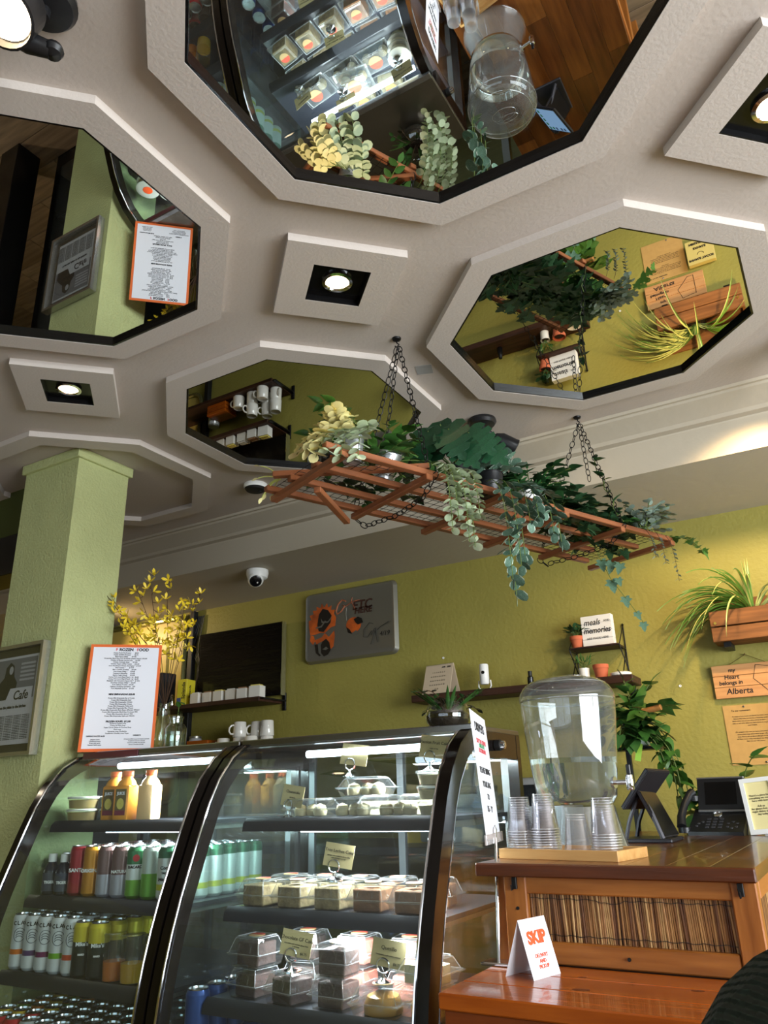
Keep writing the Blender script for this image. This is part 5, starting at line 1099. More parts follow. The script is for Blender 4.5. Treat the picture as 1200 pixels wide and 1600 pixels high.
for sx_, sy_, n, lb in ((-.125, -.035, 10, 'leftmost stack'), (-.055, -.03, 11, 'second left stack'), (.045, -.045, 3, 'short middle stack'), (.108, -.02, 9, 'rightmost stack'), (-.09, .04, 7, 'back left stack')):
    p = tr @ Vector((sx_, sy_, .0072))
    for k in range(n):
        o = link('plastic_cup', cupme, None, 'clear plastic cup, %s from the bottom of the %s on the tray' % (ORD[k], lb)); o['category'] = 'cup'; o['group'] = 'plastic cups in the %s' % lb; o.location = p + Vector((0, 0, k * .0062))
# point of sale tablet
t = T('sales_tablet', 'black sales tablet on a slanted metal stand with a second customer screen, on the counter', 'tablet', (-.62, 2.74, CT), world=True)
def slab(t, name, q, th, m_, under=None):
    q = [Vector(v) for v in q]; nn = (q[1] - q[0]).cross(q[3] - q[0]).normalized() * th
    m = MB(); m.faces([tuple(v) for v in q] + [tuple(v - nn) for v in q], [(0, 1, 2, 3), (7, 6, 5, 4), (0, 4, 5, 1), (1, 5, 6, 2), (2, 6, 7, 3), (3, 7, 4, 0)])
    bmesh.ops.bevel(m.bm, geom=list(m.bm.edges), offset=min(.003, th * .3), segments=2, affect='EDGES'); return t.part(name, m, m_, under=under)
dark = mat('dark_grey_metal', (52, 50, 54), .4, metal=.5)
# staff screen: faces away (+y) and up, turned left
ql = [Vector(v) for v in ((-.66, 2.84, 1.043), (-.689, 2.663, 1.046), (-.586, 2.627, 1.163), (-.552, 2.805, 1.16))]
b_ = slab(t, 'tablet_body', ql, .012, dark)
cc = sum(ql, Vector()) / 4; nn = (ql[1] - ql[0]).cross(ql[3] - ql[0]).normalized()
slab(t, 'tablet_bezel', [cc + (v - cc) * .985 + nn * .0012 for v in ql], .0012, blk, b_)
ui = emis('tablet_display', (150, 190, 232), .55); s_ = slab(t, 'display', [cc + (v - cc) * .90 + nn * .0018 for v in ql], .0006, ui, b_)
rr = (ql[1] - ql[0]); uu = (ql[3] - ql[0])
icons = [emis('icon_blue', (50, 60, 190), .5), emis('icon_green', (60, 120, 90), .5), emis('icon_slate', (70, 90, 120), .5)]
for a in range(5):
    for b in range(5):
        c = ql[0] + rr * (.14 + a * .17) + uu * (.15 + b * .14 + (.07 if b > 2 else 0)) + nn * .0024; e1, e2 = rr * .055, uu * .042
        slab(t, 'icon', [c - e1 - e2, c + e1 - e2, c + e1 + e2, c - e1 + e2], .0004, icons[(0 if b > 2 and a % 3 == 1 else 1 if b < 2 else 2)], b_)
# customer screen plate leaning on the right
qc = [Vector((-.570, 2.705, .955)), Vector((-.556, 2.86, .955)), Vector((-.608, 2.811, 1.095)), Vector((-.622, 2.655, 1.097))]
c_ = slab(t, 'customer_plate', qc, .012, dark); cc = sum(qc, Vector()) / 4; nn = (qc[1] - qc[0]).cross(qc[3] - qc[0]).normalized()
slab(t, 'customer_screen', [cc + (v - cc) * .95 + nn * .001 for v in qc], .001, blk, c_)
m = MB(); m.box(-.70, -.545, 2.67, 2.86, CT, CT + .012, b=.003); t.part('foot_plate', m, dark)
for y in (2.69, 2.83):
    m = MB(); m.tube([(-.69, y, CT + .01), (-.675, y, 1.0), (-.635, y, 1.085)], .007, 6); m.tube([(-.575, y, CT + .012), (-.60, y, 1.03), (-.628, y, 1.09)], .008, 6); t.part('stand_leg', m, dark)
# desk phone
t = T('desk_phone', 'black office desk phone with a screen and handset on the counter', 'telephone', (-.49, 3.17, CT), R(-8))
m = MB(); m.prism([(-.075, 0), (.075, 0), (.075, .07), (.05, .085), (-.075, .012)], -.075, .115, 'x')
for v in m.bm.verts: pass
t.part('body', m, blkp)
U_ = Vector((0, .125, .073)).normalized(); N_ = Vector((1, 0, 0)).cross(U_)
def on_face(a, b, h=0): return Vector((a, -.075, .012)) + U_ * b + N_ * h
m = MB()
for r0 in range(4):
    for c0_ in range(3):
        p = on_face(-.012 + c0_ * .022, .026 + r0 * .017, .0015); m.box(-.007, .007, -.005, .005, -.001, .001, b=.0008, M=Matrix.Translation(p) @ Matrix(((1, 0, 0, 0), (0, U_.y, N_.y, 0), (0, U_.z, N_.z, 0), (0, 0, 0, 1))))
for (a, b) in ((.058, .05), (.088, .05), (.073, .06), (.058, .03), (.088, .03), (.073, .022), (-.045, .05), (-.05, .035), (-.032, .06)):
    p = on_face(a, b, .0012); m.lathe([(.0055, 0), (.005, .001), (.0005, .0012)], 10, M=Matrix.Translation(p) @ N_.to_track_quat('Z', 'Y').to_matrix().to_4x4())
ky = t.part('keypad', m, mat('key_grey', (58, 58, 62), .5))
m = MB(); p = on_face(.012, .106, .001); m.lathe([(.0175, 0), (.017, .003), (.012, .004), (.011, .001), (.006, .002), (.001, .002)], 22, M=Matrix.Translation(p) @ N_.to_track_quat('Z', 'Y').to_matrix().to_4x4()); t.part('navigation_ring', m, chrome)
Ms = Matrix.Translation((.02, .052, .135)) @ Matrix.Rotation(R(-18), 4, 'X')
m = MB(); m.box(-.078, .090, -.008, .012, -.058, .060, b=.003, M=Ms); sc_ = t.part('screen_housing', m, blkp)
m = MB(); m.box(-.05, .062, -.0092, -.0078, -.04, .042, M=Ms); t.part('display', m, blk, under=sc_)
m = MB(); m.box(-.079, .091, -.0086, .013, .054, .0615, b=.002, M=Ms); m.box(-.079, .091, -.0088, .0, -.066, -.057, b=.002, M=Ms); t.part('silver_trim', m, mat('satin_silver', (150, 150, 150), .35, metal=.8), under=sc_)
m = MB(); m.tube([(-.098, -.062, .028), (-.104, -.035, .06), (-.098, 0, .10), (-.085, .035, .135), (-.078, .052, .142)], [.017, .015, .014, .015, .017], 12); m.lathe([(.001, -.014), (.022, -.012), (.022, .006), (.001, .01)], 16, M=Matrix.Translation((-.090, -.06, .02))); m.lathe([(.001, -.014), (.022, -.012), (.022, .006), (.001, .01)], 16, M=Matrix.Translation((-.075, .05, .125))); t.part('handset', m, blkp)
m = MB(); m.prism([(-.03, 0), (.10, .002), (.09, .008), (.035, .10), (.03, .10)], .112, .118, 'x'); t.part('side_stand', m, mat('satin_silver'))
# framed note, plant in pot
t = T('framed_note', 'white framed note with a cream page beside the phone at the right edge', 'framed note', (-.31, 3.10, CT), R(-4))
Mn = Matrix.Rotation(R(-10), 4, 'X') @ Matrix.Rotation(R(-5), 4, 'Y')
m = MB(); m.ring([(-.055, 0), (.055, 0), (.055, .185), (-.055, .185)], [(-.041, .016), (.041, .016), (.041, .171), (-.041, .171)], 0, .012)
for v in m.bm.verts: v.co = Mn @ Vector((v.co.x, -v.co.z, v.co.y + .004))
t.part('frame', m, white); m = MB(); m.box(-.043, .043, -.006, -.002, .016, .178, M=Mn); pg = t.part('page', m, mat('cream_page', (236, 222, 160), .6))
t.text("There's a place for\neverything we cook\nhere with love\n\nAsk us\nfor gluten free and\nvegan dishes of the\nday today", .0088, ink, Mn @ Vector((0, -.0066, .10)), Mn.to_3x3() @ Vector((1, 0, 0)), Mn.to_3x3() @ Vector((0, 0, 1)), under=pg)
m = MB(); m.box(-.012, .012, 0, .05, 0, .005, M=Matrix.Rotation(0, 4, 'X')); t.part('foot', m, white)
t = T('potted_pothos', 'leafy green plant in a terracotta pot behind the phone', 'potted plant', (-.40, 3.33, CT)); pot(t, .035, .052, .09, terra)
lst = []
for d, L in (((-.9, -.1, .9), .22), ((-.5, -.2, 1.3), .22), ((.1, -.1, 1.5), .22), ((.5, -.1, 1.0), .2), ((-.6, .3, 1), .18), ((.8, .1, .7), .2), ((-.9, .1, .5), .2)):
    pts = curve((0, 0, .08), d, L, (d[0] * 3, 0, -9)); lst.append(pts); stem_leaves(t, pts, 'heart', g_pothos, 3, .09, .45, .7, ws=.9)
stems(t, lst, .002, stemm)
# pothos hanging at the shelf end, its stand and tag
t = T('plant_post', 'black metal plant post with a small ledge beside the water dispenser', 'plant stand', (-.83, 3.46, 0), world=True)
m = MB(); m.box(-.843, -.823, 3.45, 3.47, 0, 1.40, b=.002); m.box(-.90, -.77, 3.40, 3.52, 0, .012, b=.002); t.part('post', m, iron)
m = MB(); m.box(-.90, -.70, 3.40, 3.52, 1.255, 1.268, b=.002); t.part('ledge', m, iron)
m = MB(); m.cyl((-.86, 3.44, 1.385), (-.66, 3.40, 1.42), .013, 16); one('wooden_dowel', m, wood('dowel', (176, 122, 70), (150, 98, 52), 0), 'thick wooden dowel sticking out from the trailing plant beside the wall', 'dowel', loc=(-.76, 3.42, 1.39))
t = T('trailing_pothos', 'large trailing green plant hanging below the right end of the long shelf', 'plant', (-.79, 3.46, 1.268), world=True)
m = MB(); m.lathe([(.035, 1.268), (.05, 1.275), (.058, 1.35), (.054, 1.352)], 22, c=(-.79, 3.46), cap0=True); t.part('pot', m, mat('pale_green_pot', (170, 190, 178), .4)); lst = []
for k in range(30):
    a = rnd.uniform(0, 6.28); d = Vector((math.cos(a) * .8 + .1, math.sin(a) * .55 - .35, rnd.uniform(.2, 1.3))); L = rnd.uniform(.10, .24)
    pts = curve((-.79, 3.46, 1.35), d, L, (d.x, -1, -5 if k % 3 else -12)); lst.append(pts); stem_leaves(t, pts, 'heart', g_pothos if k % 2 else g_mid, 4, .075, .35, .7, ws=1.0)
for x, y, z, L in ((-.74, 3.40, 1.33, .30), (-.72, 3.38, 1.32, .26), (-.76, 3.37, 1.33, .22), (-.70, 3.41, 1.30, .33), (-.73, 3.42, 1.34, .38)):
    pts = curve((x, y, z), (.7, -.15, .0), L, (-.8, .1, -13)); lst.append(pts); stem_leaves(t, pts, 'heart', g_pothos, 5, .066, .2, .8, ws=.95)
stems(t, lst, .0022, stemm)
m = MB(); m.box(-.012, .012, -.0006, .0006, -.035, .035, M=Matrix.Translation((-.765, 3.355, 1.243)) @ Matrix.Rotation(R(15), 4, 'Y')); tg = one('green_tag', m, mat('neon_green_tag', (176, 226, 84), .5), 'neon green plant tag hanging in the trailing plant', 'tag', loc=(-.765, 3.355, 1.243))
# work table behind the case
t = T('work_table', 'dark work table against the back wall behind the display cases, seen in the mirrors', 'table', (-1.6, 3.42, 0), world=True)
m = MB(); m.box(-2.7, -.93, 3.10, 3.745, .86, .895, b=.004); t.part('table_top', m, mat('dark_laminate', (58, 54, 50), .4))
for x in (-2.66, -1.0):
    for y in (3.13, 3.68): m = MB(); m.box(x, x + .04, y, y + .04, 0, .86); t.part('leg', m, steel)
m = MB(); m.box(-2.62, -1.0, 3.15, 3.70, .25, .27); t.part('under_shelf', m, steel)
m = MB(); m.box(-1.62, -1.22, 3.18, 3.58, .895, .90, b=.001); one('counter_mat', m, blkm, 'black mat on the work table behind the cases', 'mat', loc=(-1.4, 3.4, .895))
t = T('paper_stack', 'stack of white papers on the work table by the black mat', 'papers', (-1.10, 3.30, .895), R(12))
for k in range(5): m = MB(); m.box(-.07 + .002 * k, .07 + .002 * k, -.11, .11, k * .003, k * .003 + .0026); t.part('sheet', m, paper)
t = T('yellow_bag', 'yellow paper bag standing on the work table behind the cases', 'bag', (-1.85, 3.4, .895), R(20))
m = MB(); m.prism([(-.06, 0), (.06, 0), (.055, .16), (.045, .165), (-.045, .165), (-.055, .16)], -.035, .035, 'y'); m.box(-.05, .05, -.038, .038, .15, .17, b=.002); t.part('bag', m, mat('bag_yellow', (214, 170, 40), .6))
t = T('tall_cabinet', 'black drinks cooler beyond the column, seen in the left mirror', 'cooler', (-3.5, 2.55, 0), world=True)
m = MB(); m.ring([(-3.75, 0), (-3.18, 0), (-3.18, 1.55), (-3.75, 1.55)], [(-3.70, .1), (-3.23, .1), (-3.23, 1.45), (-3.70, 1.45)], 0, .5)
for v in m.bm.verts: v.co = Vector((v.co.x, 2.30 + v.co.z, v.co.y))
m.box(-3.75, -3.18, 2.80, 2.81, 0, 1.55); t.part('cabinet', m, blk)
for z in (.5, .9): m = MB(); m.box(-3.70, -3.23, 2.33, 2.78, z, z + .012); t.part('shelf', m, shm)
m = MB(); m.box(-3.70, -3.23, 2.302, 2.308, .1, 1.45); t.part('door_glass', m, glass)
for i in range(5):
    for z in (.512, .912): place_can('silver soda' if i % 2 else 'red soda', -3.64 + i * .085, 2.40, z, '%s can, %s on the %s shelf of the black drinks cooler' % ('silver' if i % 2 else 'red', ['leftmost', 'second', 'middle', 'fourth', 'rightmost'][i], 'lower' if z < .6 else 'upper'), 'cans inside the black cooler')
t = T('door_post', 'tall black post at the opening to the other room', 'post', (-3.95, 2.17, 0)); m = MB(); m.box(-.09, .09, -.08, .08, 0, 2.13, b=.004); t.part('post', m, blk)

for x, w2_, h_, lb in ((-1.62, .16, .36, 'tall brushed steel kitchen machine on the work table behind the cake case'), (-1.22, .13, .26, 'low brushed steel kitchen machine on the work table behind the cake case')):
    t = T('kitchen_machine', lb, 'appliance', (x, 3.45, .901 if x < -1.5 else .901))
    m = MB(); m.box(-w2_, w2_, -.14, .14, .0, h_, b=.012, seg=2); t.part('housing', m, mat('machine_steel', (170, 172, 172), .35, metal=.6))
    m = MB(); m.box(-w2_ + .02, w2_ - .02, -.146, -.139, h_ * .55, h_ - .03, b=.002); t.part('front_panel', m, blk)
    m = MB(); m.cyl((0, -.14, h_ * .35), (0, -.19, h_ * .35), .014, 14); t.part('spout', m, chrome)
    for dx in (-.05, .05): m = MB(); m.cyl((dx, -.146, h_ * .7), (dx, -.16, h_ * .7), .014, 14); t.part('dial', m, chrome)

# =============== HANGING RACK ===============
AU = Vector((.398, .917, 0)); AV = Vector((.917, -.398, 0)); RC = Vector((-.915, 2.335, 1.975))
def rk(u, v, z=0): return RC + AU * u + AV * v + Vector((0, 0, z))
t = T('hanging_rack', 'stained wooden slat rack hung from the ceiling by black chains, full of plants', 'hanging rack', tuple(RC), world=True)
RM = Matrix(((AU.x, AV.x, 0, 0), (AU.y, AV.y, 0, 0), (0, 0, 1, 0), (0, 0, 0, 1)))
def bar(name, p, q, w_, h_, mm_=rackw):
    p, q = Vector(p), Vector(q); d = (q - p); L = d.length; d.normalize(); s_ = Vector((0, 0, 1)).cross(d).normalized(); up_ = d.cross(s_)
    m = MB(); m.box(0, L, -w_ / 2, w_ / 2, -h_ / 2, h_ / 2, b=.002)
    me = m.mesh(name, mm_); M = Matrix(((d.x, s_.x, up_.x, p.x), (d.y, s_.y, up_.y, p.y), (d.z, s_.z, up_.z, p.z), (0, 0, 0, 1))); return t.inst(name, me, M)
US = [-.745 + i * .298 for i in range(6)]
for u in US: bar('cross_slat', rk(u, -.205), rk(u, .200), .024, .019)
for v, a, b in ((-.175, -.79, .70), (-.065, -.77, .60), (.055, -.76, .72), (.180, -.80, .76)): bar('long_slat', rk(a, v, .0185), rk(b, v, .0185), .024, .018)
bar('brace_slat', rk(-.80, -.11, .037), rk(-.44, .19, .037), .022, .018); bar('brace_slat', rk(-.70, -.02, -.019), rk(-.47, -.21, -.019), .022, .018)
m = MB()
for i in range(13): m.tube([tuple(rk(-.76, -.18 + i * .03, .029)), tuple(rk(.74, -.18 + i * .03, .029))], .0009, 4)
for i in range(50): m.tube([tuple(rk(-.755 + i * .0303, -.19, .0305)), tuple(rk(-.755 + i * .0303, .19, .0305))], .0009, 4)
t.part('wire_mesh', m, iron, kind='stuff')
# chains
lk = MB(); lk.tube([(.0085 * math.sin(a), 0, .0155 * math.cos(a)) for a in [2 * math.pi * k / 14 for k in range(14)]], .0017, 5, closed=True); lkm = lk.mesh('link', iron)
def chain(label, pts, hook=None):
    p0 = Vector(pts[0]); c = T('hanging_chain', label, 'chain', tuple(p0), world=True)
    # walk along the path
    P_ = [Vector(p) for p in pts]; seg = []; 
    for a, b in zip(P_, P_[1:]):
        seg.append((a, b, (b - a).length))
    tot = sum(s[2] for s in seg); n_ = max(2, int(tot / .0265)); st = tot / n_
    for i in range(n_):
        s_ = (i + .5) * st
        for a, b, L in seg:
            if s_ <= L: break
            s_ -= L
        d = (b - a).normalized(); p = a + d * min(s_, L); q_ = d.to_track_quat('Z', 'Y').to_matrix().to_4x4() @ Matrix.Rotation(R(90 if i % 2 else 15), 4, 'Z')
        c.inst('link', lkm, Matrix.Translation(p) @ q_)
    if hook is not None:
        m = MB(); h_ = Vector(hook); m.lathe([(.001, 0), (.016, 0), (.014, -.006), (.006, -.010)], 16, M=Matrix.Translation(h_), cap1=True); m.tube([h_, h_ + Vector((0, 0, -.018)), h_ + Vector((.008, 0, -.026)), h_ + Vector((0, 0, -.036)), h_ + Vector((-.007, 0, -.028))], .0025, 6); c.part('ceiling_hook', m, iron)
    return c
H1, H2 = Vector((-1.068, 1.963, CZ)), Vector((-.722, 2.884, CZ)); dn = Vector((0, 0, -.035))
chain('black chain from the nearer ceiling hook to the left edge of the rack', [H1 + dn, rk(-.447, -.19, .03)], H1)
chain('black chain from the nearer ceiling hook to the front of the rack, middle one', [H1 + dn + Vector((.004, 0, 0)), rk(-.50, .03, .04)])
chain('black chain from the nearer ceiling hook to the right edge of the rack', [H1 + dn + Vector((.008, 0, 0)), rk(-.447, .195, .03)])
chain('black chain from the farther ceiling hook to the left edge of the rack', [H2 + dn, rk(.447, -.19, .03)], H2)
chain('short black chain hanging loose from the farther ceiling hook', [H2 + dn + Vector((.004, 0, 0)), H2 + Vector((.02, -.01, -.30))])
chain('black chain with climbing ivy, from the farther ceiling hook to the right edge', [H2 + dn + Vector((.008, 0, 0)), rk(.447, .195, .03)])
chain('black chain looped under the nearer end of the rack', [rk(-.42, .2, .02), rk(-.41, .12, -.03), rk(-.40, -.03, -.04), rk(-.41, -.19, -.03), rk(-.43, -.22, 0)])
chain('black chain looped under the farther end of the rack', [rk(.46, .2, .02), rk(.47, .12, -.03), rk(.47, -.03, -.035), rk(.46, -.19, -.03), rk(.45, -.22, 0)])
ZT = RC.z + .032
def bucket(t, x, y, z, r0, r1, h, m_, name='pot', tilt=None):
    m = MB(); M = Matrix.Translation((x, y, z)) @ (Matrix.Rotation(tilt[0], 4, tilt[1]) if tilt else Matrix())
    m.lathe([(r0, 0), (r0 + (r1 - r0) * .6, h * .6), (r0 + (r1 - r0) * .62 + .001, h * .62), (r0 + (r1 - r0) * .66, h * .66), (r1, h), (r1 + .002, h), (r1 + .002, h + .003), (r1 - .002, h), (r1 * .9, h * .86), (.001, h * .86)], 26, cap0=True, M=M); return t.part(name, m, m_)
# cream eucalyptus in a zinc bucket
P0 = rk(-.655, .10); P0.z = ZT
t = T('potted_eucalyptus', 'cream yellow round-leaved artificial plant in a zinc bucket at the near end of the rack', 'potted plant', tuple(P0), world=True)
bucket(t, P0.x, P0.y, P0.z, .026, .036, .075, galv, 'bucket'); lst = []
side = -AV
for k in range(15):
    d = side * rnd.uniform(.1, .8) - AU * rnd.uniform(0, .5) + Vector((0, 0, rnd.uniform(.6, 1.5))); pts = curve(P0 + Vector((rnd.uniform(-.02, .02), rnd.uniform(-.02, .02), .065)), d, rnd.uniform(.08, .15), tuple(d * 2 + Vector((0, 0, -5))), 6); lst.append(pts); stem_leaves(t, pts, 'round', g_cream, 6, .033, .2, .9, pairs=True, ws=.95)
for dx, dd, L in ((-.075, (-.2, -.5, .4), .17), (-.05, (-.1, -.6, .5), .20), (-.02, (0, -.6, .5), .19), (.015, (.1, -.6, .5), .20), (.04, (.25, -.5, .5), .21), (.06, (.35, -.5, .9), .15), (-.10, (-.4, -.3, .4), .16)):
    st = P0 + AU * dx * .6 + AV * .03 + Vector((0, 0, .06)); pts = curve(st, dd, L, (0, -1, -15), 8); lst.append(pts); stem_leaves(t, pts, 'round', g_pale if dx > -.04 else g_cream, 7, .034, .2, .9, pairs=True, ws=.9)
stems(t, lst, .0012, stemm)
# pale spidery flowers at the left end
P0 = rk(-.77, -.12); P0.z = ZT
t = T('pale_air_plant', 'small pale yellow-green curling sprig at the left tip of the rack', 'plant', tuple(P0), world=True); lst = []
for k in range(8):
    d = -AV * rnd.uniform(.3, 1) - AU * rnd.uniform(-.2, .6) + Vector((0, 0, rnd.uniform(.2, 1.2))); pts = curve(P0, d, rnd.uniform(.06, .10), tuple(d * 4 + Vector((0, 0, -16))), 8); lst.append(pts); put(t, 'leaf', lf('oval', g_cream), pts[-1], pts[-1] - pts[-2], (0, 0, 1), .022)
stems(t, lst, .0018, mat('pale_green_stem', (196, 204, 110), .5))
# big-leaved pothos mound behind
def mound(name, label, cat, u, v, potf, specs, seed, stemr=.0016, sm=stemm):
    global rnd
    rnd = random.Random(seed); P0 = rk(u, v); P0.z = ZT; t = T(name, label, cat, tuple(P0), world=True)
    if potf: potf(t, P0)
    lst = []
    for (kind, m_, n_, L0, L1, nl, size, el0, el1, bend, ex, ws) in specs:
        for k in range(n_):
            a = rnd.uniform(0, 6.283); hd = Vector((math.cos(a), math.sin(a), 0)) + Vector(ex); d = hd * .8 + Vector((0, 0, rnd.uniform(el0, el1))); L = rnd.uniform(L0, L1)
            st = P0 + Vector((rnd.uniform(-.02, .02), rnd.uniform(-.02, .02), .05 if potf else rnd.uniform(.0, .03))); pts = curve(st, d, L, tuple(hd * 1.5 + Vector((0, 0, bend))), 8); lst.append(pts)
            stem_leaves(t, pts, kind, m_, nl, size, .2, .8, ws=ws)
    stems(t, lst, stemr, sm); return t, P0
mound('potted_ivy', 'tall dark green leafy plant in a tilted zinc bucket behind the cream plant', 'potted plant', -.52, .02, lambda t, p: bucket(t, p.x + .03, p.y, p.z, .028, .038, .08, galv, 'bucket', (R(18), 'Y')),
      [('heart', g_pothos, 13, .14, .27, 6, .058, .9, 2.2, -3, (0, 0, 0), .85), ('oval', g_mid, 18, .10, .22, 8, .046, .3, 1.5, -6, (0, 0, 0), 1)], 3)
t, P0 = mound('split_leaf_plant', 'split-leaf plant with big dark leaves in a black pot, middle of the rack', 'potted plant', -.23, .08, lambda t, p: bucket(t, p.x, p.y, p.z, .036, .045, .085, blkp), [], 5)
mon = MB()
out = [(0, 0), (-.10, .12), (-.12, .28), (0, .42), (.16, .46), (.20, .25), (.26, .47), (.42, .46), (.42, .2), (.50, .43), (.62, .38), (.60, .17), (.70, .32), (.80, .24), (.78, .1), (.90, .12), (1.02, 0)]
vs = [(x, y, -.22 * x * x + .10 * y) for x, y in out] + [(x, -y, -.22 * x * x + .10 * y) for x, y in out[1:-1]]
mid = [(x, 0, -.22 * x * x - .015) for x, y in out[1:-1]]
o0 = len(vs); vs += mid; n = len(out); K = n - 2; fs = []
for i in range(K - 1): fs += [(1 + i, o0 + i, o0 + i + 1, 2 + i), (n + i, n + i + 1, o0 + i + 1, o0 + i)]
fs += [(K, o0 + K - 1, n - 1), (n + K - 1, n - 1, o0 + K - 1), (0, o0, 1), (0, n, o0)]
mon.faces(vs, fs); monm = mon.mesh('leaf', g_monst)
lst = []
for k, (dx, dy, dz, L, s_, nx, ny) in enumerate(((-.75, -.5, 1.0, .21, .13, 0, -1), (-.35, -.7, 1.3, .24, .14, .2, -1), (.2, -.8, 1.2, .22, .14, .2, -1), (.65, -.5, 1.1, .20, .13, .6, -.8), (-.9, -.1, .7, .22, .12, -.4, -.8), (.3, .4, 1.3, .22, .13, .3, -.5), (-.2, -.3, 1.9, .25, .12, 0, -1), (.8, -.2, .7, .17, .13, .7, -.6), (.5, -.9, .6, .16, .12, .4, -.9), (-.4, -1, .8, .15, .11, 0, -1))):
    pts = curve(P0 + Vector((0, 0, .07)), (dx * .6, dy * .6, dz), L * .72, (dx * 3, dy * 3, -3), 6); lst.append(pts); d = Vector((dx * .9 + .15, dy * .25, -.75)); put(t, 'leaf', monm, pts[-1], d, (nx * .5 - .15, -1, .45), s_ * .95)
stems(t, lst, .0026, stemm)
def trail(t, starts, kind, m_, nl, size, pairs, L, bend=(0, 0, -20), ws=1.0, sm=stemm, sr=.0012, spread=.9, d0=(.15, -.5, .5)):
    lst = []
    for (u, v, l_) in starts:
        p = rk(u, v); p.z = ZT + .02; pts = curve(p, AV * 1.0 * d0[0] * 4 + Vector((0, -.2, d0[2])), l_, tuple(AV * .2 + Vector(bend)), 12); lst.append(pts); stem_leaves(t, pts, kind, m_, nl, size, .15, spread, pairs=pairs, ws=ws, jit=.25)
    stems(t, lst, sr, sm)
rnd = random.Random(21)
P0 = rk(-.38, .15); P0.z = ZT
t = T('eucalyptus_strands', 'pale green strands of round leaves hanging off the rack beside the first chain', 'plant', tuple(P0), world=True)
trail(t, [(-.41, .17, .30), (-.385, .17, .26), (-.35, .17, .32), (-.33, .17, .33), (-.30, .17, .24), (-.37, .15, .20)], 'round', g_pale, 12, .027, True, .3)
P0 = rk(-.12, .15); P0.z = ZT
t = T('variegated_trailing_plant', 'trailing plant with round silver-green patterned leaves hanging lowest from the middle of the rack', 'plant', tuple(P0), world=True)
bucket(t, P0.x - .03, P0.y + .01, P0.z, .036, .045, .075, blkp)
trail(t, [(-.19, .17, .40), (-.16, .18, .36), (-.13, .17, .33), (-.17, .16, .44), (-.09, .17, .22), (-.06, .18, .20), (.0, .18, .24), (.03, .18, .26), (-.02, .17, .17)], 'round', g_peper, 12, .042, False, .3, ws=.85, spread=.7)
lst = []
for k in range(20):
    a = rnd.uniform(0, 6.28); d = Vector((math.cos(a), math.sin(a) - .3, rnd.uniform(.5, 1.6))); pts = curve(P0 + Vector((-.03, .01, .06)), d, rnd.uniform(.06, .15), (d.x * 2, d.y * 2, -4), 5); lst.append(pts); stem_leaves(t, pts, 'round', g_peper, 4, .048, .3, .7, ws=.85)
stems(t, lst, .0015, stemb)
# fern in a white pot
t, P0 = mound('potted_fern', 'dense feathery green plant in a small white pot right of the silver-leaved one', 'potted plant', .10, .07, lambda t, p: bucket(t, p.x + .02, p.y - .03, p.z, .03, .036, .065, white),
              [('lance', g_fern, 24, .08, .17, 8, .046, .6, 2.0, -6, (0, 0, 0), 1.8), ('heart', g_dark, 14, .10, .2, 5, .058, .5, 1.6, -4, (.2, .1, 0), .9)], 8)
t, P0 = mound('ivy_mound', 'dense mound of dark ivy on the far half of the rack', 'plant', .30, .03, None, [('ivy', g_ivy, 30, .08, .20, 7, .056, .2, 1.8, -7, (.2, .1, 0), 1.1), ('lance', g_mid, 10, .08, .16, 6, .055, .3, 1.2, -7, (0, -.2, 0), 1.8)], 12)
t, P0 = mound('ivy_mound', 'ivy clump at the far end of the rack behind the silver leaves', 'plant', .56, .05, None, [('ivy', g_ivy, 28, .07, .17, 7, .056, .2, 1.6, -8, (.1, 0, 0), 1.1), ('oval', g_mid, 8, .08, .14, 6, .052, .3, 1.2, -8, (.4, -.2, 0), 1)], 13)
rnd = random.Random(31); P0 = rk(.40, .17); P0.z = ZT
t = T('climbing_ivy', 'ivy vine climbing the chain at the right edge of the rack', 'plant', tuple(P0), world=True)
a_, b_ = rk(.447, .195, .03), H2 + dn; pts = [a_.lerp(b_, f / 10 * .62) + Vector((.008 * math.cos(f * 1.9), .008 * math.sin(f * 1.9), 0)) for f in range(11)]; stems(t, [pts], .0018, stemm); stem_leaves(t, pts, 'heart', g_dark, 12, .046, .0, .9, ws=.75)
P0 = rk(.66, .16); P0.z = ZT
t, P0 = mound('silver_eucalyptus', 'silver grey round-leaved bunch at the far right end of the rack', 'plant', .62, .16, None, [('round', g_silver, 30, .06, .14, 8, .027, .3, 1.8, -6, (.3, -.1, 0), .9)], 15)
lst = []
for (u, v, L) in ((.70, .20, .19), (.62, .21, .14), (.58, .20, .12)):
    p = rk(u, v); p.z = ZT - .01; pts = curve(p, (.2, -.1, -.2), L, (0, 0, -30), 9); lst.append(pts); stem_leaves(t, pts, 'oval', g_silver, 9, .017, .2, 1.0, pairs=True, ws=.9, jit=.15)
stems(t, lst, .001, stemb)
P0 = rk(.58, .1); P0.z = ZT
t = T('trailing_ivy', 'thin bluish ivy vine dangling under the far end of the rack', 'plant', tuple(P0), world=True)
pts = [rk(.50, .02, .02), rk(.52, .03, -.06), rk(.54, .05, -.14), rk(.56, .085, -.21), rk(.58, .11, -.27), rk(.59, .125, -.31)]; l2 = [[pts[1], pts[1] + AV * .05 + Vector((0, 0, -.02)), pts[1] + AV * .085 + Vector((0, 0, -.035))]]
stems(t, [pts] + l2, .0013, stemm)
for p, s_ in ((pts[1], .05), (pts[2], .055), (l2[0][1], .05), (l2[0][2], .045), (pts[3], .045), (pts[4], .034), (pts[5], .036), (pts[2] + AV * .03, .035)): put(t, 'leaf', lf('ivy', g_blue), p, (rnd.uniform(-.4, .4), -.2, -1), (.2, -1, .3), s_)
P0 = rk(.735, .185); P0.z = ZT - .01
